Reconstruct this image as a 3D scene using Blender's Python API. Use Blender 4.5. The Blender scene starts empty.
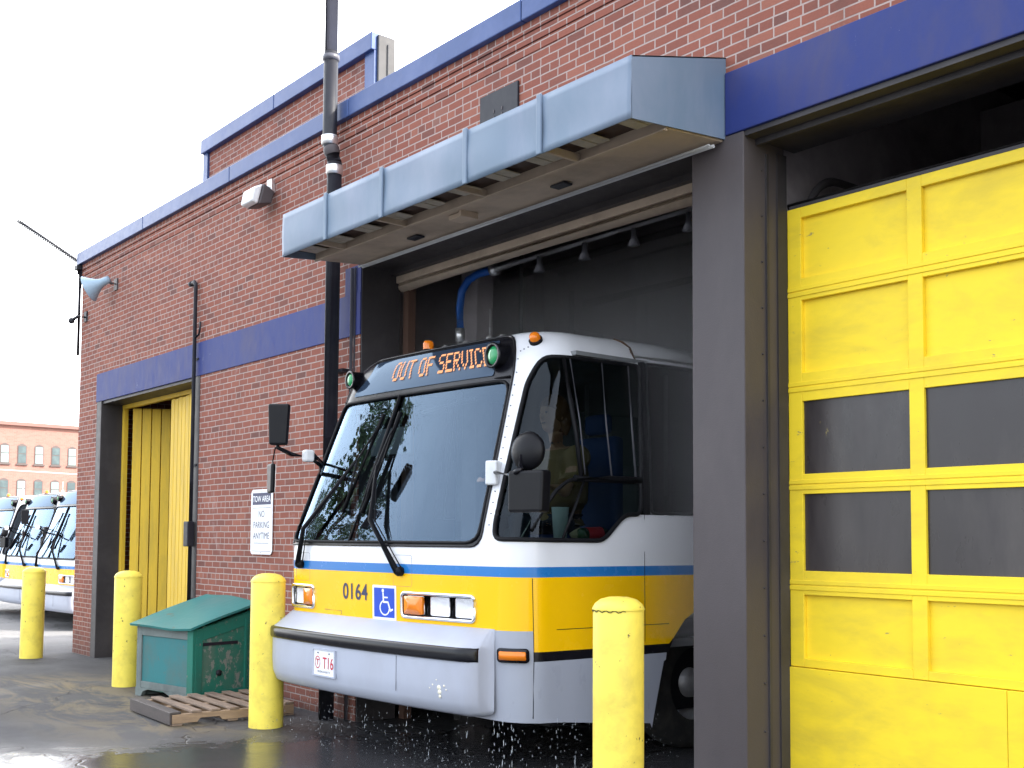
import bpy, bmesh, math, random
from mathutils import Vector, Matrix
from mathutils.geometry import delaunay_2d_cdt
random.seed(7)
PI = math.pi
scene = bpy.context.scene
COL = scene.collection

# ------------------------------------------------------------------ helpers
def tag(o, label=None, cat=None, group=None, kind=None):
    if label: o['label'] = label
    if cat: o['category'] = cat
    if group: o['group'] = group
    if kind: o['kind'] = kind
    return o

def empty(name, loc, label=None, cat=None, group=None, rz=0.0):
    o = bpy.data.objects.new(name, None)
    COL.objects.link(o)
    o.location = loc
    o.rotation_euler = (0, 0, rz)
    o.empty_display_size = 0.2
    return tag(o, label, cat, group)

def frame_axes(d):
    d = d.normalized()
    r = Vector((0, 0, 1)) if abs(d.z) < 0.95 else Vector((1, 0, 0))
    x = d.cross(r).normalized()
    y = x.cross(d).normalized()
    return x, y

class MB:
    def __init__(self):
        self.bm = bmesh.new()
        self.mi = 0
    def face(self, pts, mi=None):
        vs = [self.bm.verts.new(p) for p in pts]
        try:
            f = self.bm.faces.new(vs)
            f.material_index = self.mi if mi is None else mi
            return f
        except ValueError:
            return None
    def box(self, x0, x1, y0, y1, z0, z1, M=None, mi=None):
        p = [Vector(v) for v in ((x0,y0,z0),(x1,y0,z0),(x1,y1,z0),(x0,y1,z0),(x0,y0,z1),(x1,y0,z1),(x1,y1,z1),(x0,y1,z1))]
        if M: p = [M @ v for v in p]
        v = [self.bm.verts.new(q) for q in p]
        for idx in ((0,3,2,1),(4,5,6,7),(0,1,5,4),(1,2,6,5),(2,3,7,6),(3,0,4,7)):
            f = self.bm.faces.new([v[i] for i in idx])
            f.material_index = self.mi if mi is None else mi
        return self
    def prism(self, poly, axis, lo, hi, M=None, mi=None):
        # poly: 2D points; axis 0,1,2 = extrusion axis
        def mk(p, t):
            if axis == 0: q = Vector((t, p[0], p[1]))
            elif axis == 1: q = Vector((p[0], t, p[1]))
            else: q = Vector((p[0], p[1], t))
            return M @ q if M else q
        a = [self.bm.verts.new(mk(p, lo)) for p in poly]
        b = [self.bm.verts.new(mk(p, hi)) for p in poly]
        n = len(poly)
        fs = [self.bm.faces.new(a), self.bm.faces.new(b[::-1])]
        for i in range(n):
            fs.append(self.bm.faces.new((a[i], b[i], b[(i+1) % n], a[(i+1) % n])))
        for f in fs: f.material_index = self.mi if mi is None else mi
        return self
    def tube(self, pts, r, n=10, closed=False, smooth=True, caps=True, mi=None, flat=None):
        pts = [Vector(p) for p in pts]
        m = len(pts)
        rs = r if isinstance(r, (list, tuple)) else [r]*m
        rings = []
        px = None
        for i in range(m):
            if closed: d = pts[(i+1) % m] - pts[i-1]
            elif i == 0: d = pts[1]-pts[0]
            elif i == m-1: d = pts[-1]-pts[-2]
            else: d = (pts[i+1]-pts[i]).normalized() + (pts[i]-pts[i-1]).normalized()
            if d.length < 1e-9: d = Vector((0,0,1))
            d.normalize()
            if px is None: x, y = frame_axes(d)
            else:
                x = px - d*px.dot(d)
                if x.length < 1e-6: x, y = frame_axes(d)
                x.normalize(); y = d.cross(x).normalized()
            px = x
            rings.append([self.bm.verts.new(pts[i] + x*rs[i]*math.cos(2*PI*k/n) + y*rs[i]*math.sin(2*PI*k/n)) for k in range(n)])
        M_ = self.mi if mi is None else mi
        rng = range(m) if closed else range(m-1)
        for i in rng:
            A, B = rings[i], rings[(i+1) % m]
            for k in range(n):
                f = self.bm.faces.new((A[k], A[(k+1) % n], B[(k+1) % n], B[k]))
                f.smooth = smooth; f.material_index = M_
        if caps and not closed:
            for q in (rings[0][::-1], rings[-1]):
                f = self.bm.faces.new(q); f.material_index = M_
        return self
    def lathe(self, prof, c=(0,0,0), axis=Vector((0,0,1)), n=24, smooth=True, mi=None):
        axis = Vector(axis).normalized(); x, y = frame_axes(axis); c = Vector(c)
        rings = []
        for (r, h) in prof:
            if r < 1e-6: rings.append([self.bm.verts.new(c + axis*h)])
            else: rings.append([self.bm.verts.new(c + axis*h + x*r*math.cos(2*PI*k/n) + y*r*math.sin(2*PI*k/n)) for k in range(n)])
        for A, B in zip(rings, rings[1:]):
            for k in range(n):
                k2 = (k+1) % n
                if len(A) == 1 and len(B) == 1: continue
                if len(A) == 1: q = (A[0], B[k], B[k2])
                elif len(B) == 1: q = (A[k], A[k2], B[0])
                else: q = (A[k], A[k2], B[k2], B[k])
                f = self.bm.faces.new(q); f.smooth = smooth
                f.material_index = self.mi if mi is None else mi
        return self
    def ball(self, c, r, sc=(1,1,1), sub=2, M=None, mi=None):
        T = Matrix.Translation(c) @ (M if M else Matrix.Identity(4)) @ Matrix.Diagonal((r*sc[0], r*sc[1], r*sc[2], 1))
        res = bmesh.ops.create_icosphere(self.bm, subdivisions=sub, radius=1, matrix=T)
        for v in res['verts']:
            for f in v.link_faces:
                f.smooth = True; f.material_index = self.mi if mi is None else mi
        return self
    def build(self, name, mats, parent=None, bevel=0.0, seg=2, normals=True, smooth_angle=None):
        if normals: bmesh.ops.recalc_face_normals(self.bm, faces=self.bm.faces)
        me = bpy.data.meshes.new(name)
        self.bm.to_mesh(me); self.bm.free()
        if not isinstance(mats, (list, tuple)): mats = [mats]
        for m in mats: me.materials.append(m)
        o = bpy.data.objects.new(name, me)
        COL.objects.link(o)
        if parent: o.parent = parent
        if bevel > 0:
            md = o.modifiers.new('bevel', 'BEVEL'); md.width = bevel; md.segments = seg; md.limit_method = 'ANGLE'; md.angle_limit = math.radians(40)
        return o

def copy_tree(o, parent=None, skip=()):
    c = o.copy(); COL.objects.link(c); c.parent = parent
    for ch in list(o.children):
        if ch.name.split('.')[0] in skip: continue
        copy_tree(ch, c, skip)
    return c

# ------------------------------------------------------------------ materials
def newmat(name):
    m = bpy.data.materials.new(name); m.use_nodes = True
    nt = m.node_tree; nt.nodes.clear()
    out = nt.nodes.new('ShaderNodeOutputMaterial')
    return m, nt, out
def N(nt, t, **kw):
    n = nt.nodes.new(t)
    for k, v in kw.items():
        if k.startswith('i_'):
            key = k[2:]
            n.inputs[int(key) if key.isdigit() else key.replace('_', ' ')].default_value = v
        else: setattr(n, k, v)
    return n
def L(nt, a, b): nt.links.new(a, b)
def ramp(nt, src, stops):
    r = nt.nodes.new('ShaderNodeValToRGB'); L(nt, src, r.inputs[0])
    e = r.color_ramp.elements
    while len(e) > 1: e.remove(e[-1])
    e[0].position = stops[0][0]; e[0].color = (*stops[0][1], 1) if not isinstance(stops[0][1], (int, float)) else (stops[0][1],)*3 + (1,)
    for p, c in stops[1:]:
        x = e.new(p); x.color = (*c, 1) if not isinstance(c, (int, float)) else (c, c, c, 1)
    return r
def mixc(nt, fac, a, b, mode='MIX'):
    m = nt.nodes.new('ShaderNodeMix'); m.data_type = 'RGBA'; m.blend_type = mode
    if isinstance(fac, (int, float)): m.inputs[0].default_value = fac
    else: L(nt, fac, m.inputs[0])
    for s, v in ((6, a), (7, b)):
        if isinstance(v, tuple): m.inputs[s].default_value = (*v[:3], 1)
        else: L(nt, v, m.inputs[s])
    return m.outputs[2]
def math_(nt, op, a, b=None, c=None, clamp=False):
    m = nt.nodes.new('ShaderNodeMath'); m.operation = op; m.use_clamp = clamp
    for i, v in enumerate((a, b, c)):
        if v is None: continue
        if isinstance(v, (int, float)): m.inputs[i].default_value = v
        else: L(nt, v, m.inputs[i])
    return m.outputs[0]
def noise(nt, scale, detail=4, rough=.55, vec=None, dist=0):
    n = nt.nodes.new('ShaderNodeTexNoise'); n.inputs['Scale'].default_value = scale
    n.inputs['Detail'].default_value = detail; n.inputs['Roughness'].default_value = rough
    n.inputs['Distortion'].default_value = dist
    if vec is not None: L(nt, vec, n.inputs['Vector'])
    return n.outputs['Fac']
def objco(nt, scale=(1,1,1), loc=(0,0,0), rot=(0,0,0)):
    tc = nt.nodes.new('ShaderNodeTexCoord'); mp = nt.nodes.new('ShaderNodeMapping')
    mp.inputs['Scale'].default_value = scale; mp.inputs['Location'].default_value = loc; mp.inputs['Rotation'].default_value = rot
    L(nt, tc.outputs['Object'], mp.inputs[0]); return mp.outputs[0]
def princ(nt, out, rough=.5, metal=0, spec=.5, coat=0):
    b = nt.nodes.new('ShaderNodeBsdfPrincipled'); L(nt, b.outputs[0], out.inputs[0])
    b.inputs['Roughness'].default_value = rough; b.inputs['Metallic'].default_value = metal
    b.inputs['Specular IOR Level'].default_value = spec; b.inputs['Coat Weight'].default_value = coat
    return b
def bump(nt, b, h, strength=.3, dist=.01):
    n = nt.nodes.new('ShaderNodeBump'); n.inputs['Strength'].default_value = strength; n.inputs['Distance'].default_value = dist
    L(nt, h, n.inputs['Height']); L(nt, n.outputs[0], b.inputs['Normal']); return n

def paint(name, col, rough=.45, dirt=(.1,.09,.08), amount=.25, scale=3, metal=0, bstr=.1, bscale=40, coat=0, streak=(1,1,1), chips=None, chipamt=.0, spec=.32, var=.12, inner=None):
    m, nt, out = newmat(name); b = princ(nt, out, rough, metal, spec, coat)
    co = objco(nt, streak)
    n1 = noise(nt, scale, 6, .65, co, .3); n2 = noise(nt, scale*6, 4, .6, co)
    d = math_(nt, 'MULTIPLY', ramp(nt, n1, [(.45, 0.0), (.75, 1.0)]).outputs[0], amount)
    base = mixc(nt, n2, tuple(c*(1-var) for c in col), tuple(min(1, c*(1+var)) for c in col))
    c = mixc(nt, d, base, dirt)
    if chips:
        n3 = noise(nt, scale*5, 8, .75, co, .2)
        cf = ramp(nt, n3, [(.605-chipamt, 0.0), (.625-chipamt, 1.0)]).outputs[0]
        c = mixc(nt, cf, c, chips)
    if inner:
        ge = N(nt, 'ShaderNodeNewGeometry'); c = mixc(nt, ge.outputs['Backfacing'], c, inner)
    L(nt, c, b.inputs['Base Color'])
    r = math_(nt, 'ADD', math_(nt, 'MULTIPLY', n2, .25), rough-.12, clamp=True); L(nt, r, b.inputs['Roughness'])
    bump(nt, b, noise(nt, bscale, 5, .6, objco(nt)), bstr, .004)
    return m

def glass(name, tint, ior=1.5, rough=0.0, wave=0.0, drops=False, gcol=(1,1,1), fmul=1.0, opaque=0.0, ocol=(.01,.012,.015)):
    m, nt, out = newmat(name)
    tr = N(nt, 'ShaderNodeBsdfTransparent'); tr.inputs[0].default_value = (*tint, 1)
    gl = N(nt, 'ShaderNodeBsdfGlossy'); gl.inputs['Roughness'].default_value = rough; gl.inputs['Color'].default_value = (*gcol,1)
    fr = N(nt, 'ShaderNodeFresnel'); fr.inputs[0].default_value = ior
    ge = N(nt, 'ShaderNodeNewGeometry')
    f0 = math_(nt, 'MULTIPLY', math_(nt, 'MULTIPLY', fr.outputs[0], fmul, clamp=True), math_(nt, 'SUBTRACT', 1.0, ge.outputs['Backfacing']))
    f = math_(nt, 'ADD', f0, math_(nt, 'MULTIPLY', ge.outputs['Backfacing'], .05))
    base = tr.outputs[0]
    if opaque > 0:
        df = N(nt, 'ShaderNodeBsdfDiffuse'); df.inputs[0].default_value = (*ocol, 1)
        mo = N(nt, 'ShaderNodeMixShader'); mo.inputs[0].default_value = opaque
        L(nt, tr.outputs[0], mo.inputs[1]); L(nt, df.outputs[0], mo.inputs[2]); base = mo.outputs[0]
    if wave > 0 or drops:
        co = objco(nt)
        h = noise(nt, 1.3, 3, .5, co)
        if drops:
            v = N(nt, 'ShaderNodeTexVoronoi'); v.inputs['Scale'].default_value = 70; L(nt, co, v.inputs['Vector'])
            dr = ramp(nt, v.outputs['Distance'], [(.0, 1.0), (.32, 0.0)]).outputs[0]
            mk = ramp(nt, noise(nt, 2.2, 4, .6, co), [(.42, 0.0), (.6, 1.0)]).outputs[0]
            h = math_(nt, 'ADD', math_(nt, 'MULTIPLY', h, 6.0), math_(nt, 'MULTIPLY', dr, mk))
        bp = N(nt, 'ShaderNodeBump'); bp.inputs['Strength'].default_value = wave; bp.inputs['Distance'].default_value = .004
        L(nt, h, bp.inputs['Height']); L(nt, bp.outputs[0], gl.inputs['Normal']); L(nt, bp.outputs[0], fr.inputs['Normal'])
    mx = N(nt, 'ShaderNodeMixShader'); L(nt, f, mx.inputs[0]); L(nt, base, mx.inputs[1]); L(nt, gl.outputs[0], mx.inputs[2])
    L(nt, mx.outputs[0], out.inputs[0]); return m

def emis(name, col, st):
    m, nt, out = newmat(name); e = N(nt, 'ShaderNodeEmission'); e.inputs[0].default_value = (*col, 1); e.inputs[1].default_value = st
    L(nt, e.outputs[0], out.inputs[0]); return m

def brick_mat(name, bw=.19, bh=.064, pal=None, mortar=(.41,.32,.29), stains=True):
    m, nt, out = newmat(name); b = princ(nt, out, .85, 0, .25)
    tc = N(nt, 'ShaderNodeTexCoord'); sp = N(nt, 'ShaderNodeSeparateXYZ'); L(nt, tc.outputs['Object'], sp.inputs[0])
    cb = N(nt, 'ShaderNodeCombineXYZ')
    L(nt, math_(nt, 'ADD', sp.outputs[0], sp.outputs[1]), cb.inputs[0]); L(nt, sp.outputs[2], cb.inputs[1])
    # slight hand-laid waviness
    wn = N(nt, 'ShaderNodeTexNoise'); wn.inputs['Scale'].default_value = 3.0; L(nt, cb.outputs[0], wn.inputs['Vector'])
    vs = N(nt, 'ShaderNodeVectorMath', operation='SCALE'); vs.inputs['Scale'].default_value = .012
    sb = N(nt, 'ShaderNodeVectorMath', operation='SUBTRACT'); sb.inputs[1].default_value = (.5,.5,.5)
    L(nt, wn.outputs['Color'], sb.inputs[0]); L(nt, sb.outputs[0], vs.inputs[0])
    ad = N(nt, 'ShaderNodeVectorMath', operation='ADD'); L(nt, cb.outputs[0], ad.inputs[0]); L(nt, vs.outputs[0], ad.inputs[1])
    def bt(ms):
        t = N(nt, 'ShaderNodeTexBrick'); L(nt, ad.outputs[0], t.inputs['Vector'])
        t.offset = .5; t.squash = .55; t.squash_frequency = 6
        t.inputs['Scale'].default_value = 1; t.inputs['Brick Width'].default_value = bw; t.inputs['Row Height'].default_value = bh
        t.inputs['Mortar Size'].default_value = ms; t.inputs['Mortar Smooth'].default_value = .25
        t.inputs['Color1'].default_value = (0,0,0,1); t.inputs['Color2'].default_value = (1,1,1,1); t.inputs['Mortar'].default_value = (.5,.5,.5,1)
        t.inputs['Bias'].default_value = 0
        return t
    t = bt(.0060)
    pal = pal or [(.0,(.09,.06,.058)),(.04,(.145,.066,.056)),(.14,(.20,.077,.058)),(.5,(.235,.084,.061)),(.8,(.27,.10,.070)),(.95,(.31,.128,.09)),(1,(.205,.12,.10))]
    r = ramp(nt, t.outputs['Color'], pal)
    co = objco(nt)
    fine = noise(nt, 55, 5, .7, co); big = noise(nt, .9, 5, .6, co)
    c = mixc(nt, .35, r.outputs[0], mixc(nt, fine, (.14,.04,.03), (.42,.14,.09)), 'MIX')
    c = mixc(nt, t.outputs['Fac'], c, mixc(nt, fine, tuple(x*.8 for x in mortar), tuple(x*1.2 for x in mortar)))
    if stains:
        st = noise(nt, 1.0, 5, .65, objco(nt, (2.2, 1, .5)), .4)
        c = mixc(nt, math_(nt, 'MULTIPLY', ramp(nt, st, [(.52, 0.0), (.75, 1.0)]).outputs[0], .3), c, (.09,.06,.055))
        ef = noise(nt, 1.7, 7, .7, objco(nt, (1,1,1), (7,3,2)), .5)
        c = mixc(nt, math_(nt, 'MULTIPLY', ramp(nt, ef, [(.62, 0.0), (.8, 1.0)]).outputs[0], .45), c, (.5,.42,.4))
        # grime along the foot of the wall
        ft = math_(nt, 'MULTIPLY', math_(nt, 'SUBTRACT', .75, math_(nt, 'ADD', sp.outputs[2], math_(nt, 'MULTIPLY', big, .5))), 1.6, clamp=True)
        c = mixc(nt, math_(nt, 'MULTIPLY', ft, .55), c, (.07,.055,.05))
    L(nt, c, b.inputs['Base Color'])
    h = math_(nt, 'ADD', math_(nt, 'MULTIPLY', t.outputs['Fac'], -1.0), math_(nt, 'MULTIPLY', fine, .35))
    bump(nt, b, h, .7, .008)
    return m

M = {}
M['brick'] = brick_mat('red_brick')
M['brick_far'] = brick_mat('far_brick', .4, .14, mortar=(.36,.24,.21), stains=False, pal=[(0,(.29,.175,.15)),(1,(.35,.22,.19))])
M['blue'] = paint('blue_lintel_paint', (.019,.034,.165), .6, (.06,.055,.12), .8, 1.5, chips=(.20,.21,.30), chipamt=-.055, bstr=.25, bscale=18, streak=(1.5,1,.6))
M['blue_cap'] = paint('blue_coping_metal', (.036,.072,.20), .35, (.15,.2,.4), .3, 2, bstr=.1, metal=.1)
M['canopy'] = paint('pale_blue_sheet_metal', (.150,.210,.285), .40, (.30,.32,.42), .55, 1.3, bstr=.05, bscale=2.5, metal=.0, streak=(1,1,.4), var=.05)
M['tan'] = paint('tan_soffit', (.52,.42,.32), .6, (.12,.09,.07), .5, 2.0, bstr=.05)
M['slot'] = paint('dark_soffit_slot', (.06,.036,.027), .6, (.02,.02,.02), .3)
M['slotgrill'] = paint('soffit_louvre', (.42,.38,.31), .5, (.1,.08,.06), .3, 8)
M['steel'] = paint('grey_steel_cladding', (.070,.060,.064), .5, (.115,.10,.098), .4, 1.2, bstr=.3, bscale=130, chips=(.02,.02,.02), chipamt=-.085, streak=(1,1,.5))
M['steel2'] = paint('dark_steel', (.040,.036,.038), .5, (.10,.09,.09), .4, 2, bstr=.2)
M['interior'] = paint('dim_bay_concrete', (.38,.34,.35), .85, (.05,.045,.045), .6, .8, bstr=.3, bscale=12, var=.25)
M['dooryellow'] = paint('yellow_door_paint', (.93,.68,.03), .55, (.45,.33,.05), .50, 1.6, bstr=.12, bscale=60, chips=(.36,.28,.10), chipamt=-.05, streak=(1,1,2.5), var=.05)
M['plankyellow'] = paint('yellow_plank_paint', (.72,.47,.04), .6, (.30,.22,.05), .5, 2.2, bstr=.3, bscale=30, chips=(.16,.13,.06), chipamt=-.075, streak=(3,3,.5))
M['bollard'] = paint('bollard_yellow', (.90,.73,.11), .45, (.38,.28,.07), .55, 3.4, bstr=.15, bscale=30, chips=(.10,.075,.035), chipamt=-.035, var=.05)
M['door_glass'] = paint('dusty_door_glass', (.030,.024,.025), .30, (.075,.064,.060), .85, 1.3, bstr=.03, spec=.5, chips=(.30,.24,.08), chipamt=-.085, streak=(1.5,1,.5), var=.25)
M['pipe'] = paint('dark_pipe', (.014,.015,.022), .5, (.1,.1,.1), .2)
M['pipegrey'] = paint('grey_vent_pipe', (.12,.12,.14), .35, (.08,.08,.08), .3, metal=.2)
M['alu'] = paint('aluminium', (.72,.72,.72), .35, (.3,.3,.3), .25, metal=.85)
M['flash'] = paint('dull_flashing', (.085,.085,.088), .6, (.05,.05,.05), .6, 3, bstr=.4, bscale=8)
M['white_metal'] = paint('white_metal', (.75,.77,.78), .35, (.4,.4,.4), .2)
M['flat_white'] = paint('sign_white', (.82,.83,.85), .4, (.5,.5,.5), .12, 6)
M['navyink'] = paint('sign_ink', (.04,.045,.10), .5, (.05,.05,.1), .0)
M['black'] = paint('black_rubber', (.008,.008,.010), .55, (.03,.03,.03), .2, spec=.15)
M['shell'] = paint('mirror_shell', (.006,.006,.008), .38, (.02,.02,.02), .2, spec=.2)
M['blackgloss'] = paint('black_trim', (.006,.006,.009), .22, (.03,.03,.03), .15)
M['chrome'] = paint('chrome', (.75,.76,.8), .12, (.3,.3,.3), .15, metal=1)
M['rubber'] = paint('tyre_rubber', (.02,.02,.02), .75, (.08,.07,.06), .5, 6, bstr=.3)
M['rim'] = paint('steel_rim', (.35,.35,.36), .4, (.1,.08,.06), .5, 8, metal=.5)
M['bluewhite'] = paint('speaker_blue', (.30,.42,.52), .35, (.2,.2,.2), .2)
M['wood'] = paint('weathered_wood', (.26,.19,.14), .8, (.06,.05,.045), .65, 3, bstr=.6, bscale=25, streak=(1,6,6), var=.3)
M['palewood'] = paint('cut_wood', (.36,.25,.16), .8, (.10,.07,.05), .5, 3, bstr=.5, bscale=25, streak=(6,1,6), var=.25)
M['darkwood'] = paint('wet_dark_wood', (.085,.07,.065), .6, (.03,.03,.03), .6, 3, bstr=.6, bscale=25, streak=(1,6,6), var=.3)
M['green'] = paint('green_bin_paint', (.015,.16,.115), .6, (.05,.06,.045), .7, 2.6, bstr=.35, bscale=20, chips=(.15,.17,.14), chipamt=-.015)
M['greenlid'] = paint('green_lid', (.03,.19,.18), .45, (.10,.15,.14), .5, 1.6, bstr=.3, bscale=10, chips=(.10,.12,.09), chipamt=-.025)
M['greenpanel'] = paint('teal_panel', (.025,.17,.18), .5, (.11,.11,.09), .8, 1.4, bstr=.3, bscale=14, chips=(.13,.12,.10), chipamt=-.02)
M['greytrim'] = paint('weathered_trim', (.16,.19,.18), .7, (.06,.06,.06), .6, 3, bstr=.4)

# body paint of the bus
BW = (.78,.79,.82); BB = (.02,.18,.50); BY = (.97,.54,.0); BG = (.36,.385,.45)
M['bus_white'] = paint('bus_white', BW, .22, (.6,.6,.62), .2, 1.2, bstr=.015, coat=.25, var=.02, inner=(.06,.065,.07))
M['bus_blue'] = paint('bus_blue', BB, .25, (.1,.2,.4), .15, 1.2, bstr=.015, coat=.25, var=.03, inner=(.06,.065,.07))
M['bus_yellow'] = paint('bus_yellow', BY, .24, (.75,.40,.02), .15, 1.2, bstr=.015, coat=.25, var=.02, inner=(.06,.065,.07))
M['bus_grey'] = paint('bus_grey', BG, .3, (.36,.36,.40), .35, 1.5, bstr=.03, coat=.2, var=.04, streak=(1,1,.4), inner=(.06,.065,.07))
M['bumper'] = paint('bumper_urethane', (.42,.45,.53), .38, (.34,.34,.38), .45, 1.6, bstr=.05, var=.05, chips=(.72,.70,.62), chipamt=-.10, streak=(1,1,.5))
M['windshield'] = glass('windshield_glass', (.55,.64,.68), 1.55, 0, .10, drops=True, gcol=(.56,.76,1.0), fmul=1.65)
M['sideglass'] = glass('side_glass', (.25,.31,.30), 1.5, 0, .03, gcol=(.8,.9,1), fmul=.60)
M['rearglass'] = glass('rear_window_glass', (.04,.04,.045), 1.5, 0, .02, fmul=1.0)
M['signglass'] = glass('sign_glass', (.25,.3,.35), 1.5, .05, .05, gcol=(.6,.78,1), fmul=.8, opaque=.8, ocol=(.035,.055,.09))
M['led'] = emis('led_orange', (1.0, .45, .22), .55)
M['amber'] = paint('amber_lens', (.85,.22,.01), .15, (.6,.15,.0), .1, coat=.5)
M['greenlens'] = paint('green_lens', (.02,.30,.10), .12, (.0,.2,.05), .1, coat=.5)
M['silver'] = paint('lamp_reflector', (.95,.95,.95), .25, (.7,.7,.7), .1, metal=.1)
M['lampglass'] = glass('lamp_glass', (.98,.98,1), 1.5, .02, .1, fmul=.7)
M['dash'] = paint('dashboard_plastic', (.05,.055,.06), .6, (.08,.08,.08), .3)
M['businside'] = paint('bus_interior', (.22,.23,.24), .6, (.12,.12,.12), .3)
M['seatblue'] = paint('blue_seat', (.008,.04,.17), .7, (.02,.08,.3), .3)
M['skin'] = paint('skin', (.52,.27,.17), .5, (.45,.2,.12), .2, bstr=.02, var=.05)
M['hair'] = paint('brown_hair', (.16,.065,.025), .6, (.25,.11,.04), .5, 12, bstr=.6, bscale=90, streak=(4,4,1))
M['shirt'] = paint('tan_shirt', (.30,.19,.09), .8, (.25,.22,.08), .4, 3)
M['trousers'] = paint('dark_trousers', (.03,.035,.06), .8, (.05,.05,.05), .2)
M['hose'] = paint('blue_hose', (.01,.10,.42), .35, (.02,.1,.3), .2)
M['redpaint'] = paint('red_handle', (.5,.02,.02), .5, (.2,.02,.02), .2)
M['paper'] = paint('paper_cup', (.80,.90,.96), .5, (.5,.6,.7), .2)
M['label'] = paint('bottle_label', (.75,.04,.06), .4, (.5,.03,.03), .1)
M['cap'] = paint('green_cap', (.02,.35,.15), .4, (.02,.2,.1), .1)
M['beige'] = paint('tan_bag', (.55,.45,.28), .8, (.3,.25,.15), .3)
M['bark'] = paint('bark', (.07,.05,.035), .9, (.03,.03,.03), .4)
M['concrete'] = paint('concrete', (.32,.30,.28), .85, (.2,.18,.16), .5)

def water_mat():
    m, nt, out = newmat('water_drops')
    b = princ(nt, out, .05, 0, .6); b.inputs['Base Color'].default_value = (.85,.9,.95,1)
    b.inputs['Transmission Weight'].default_value = .72; b.inputs['IOR'].default_value = 1.33
    return m
M['water'] = water_mat()
M['scuff'] = paint('scuff', (.78,.74,.60), .6, (.6,.55,.4), .3)

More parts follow.
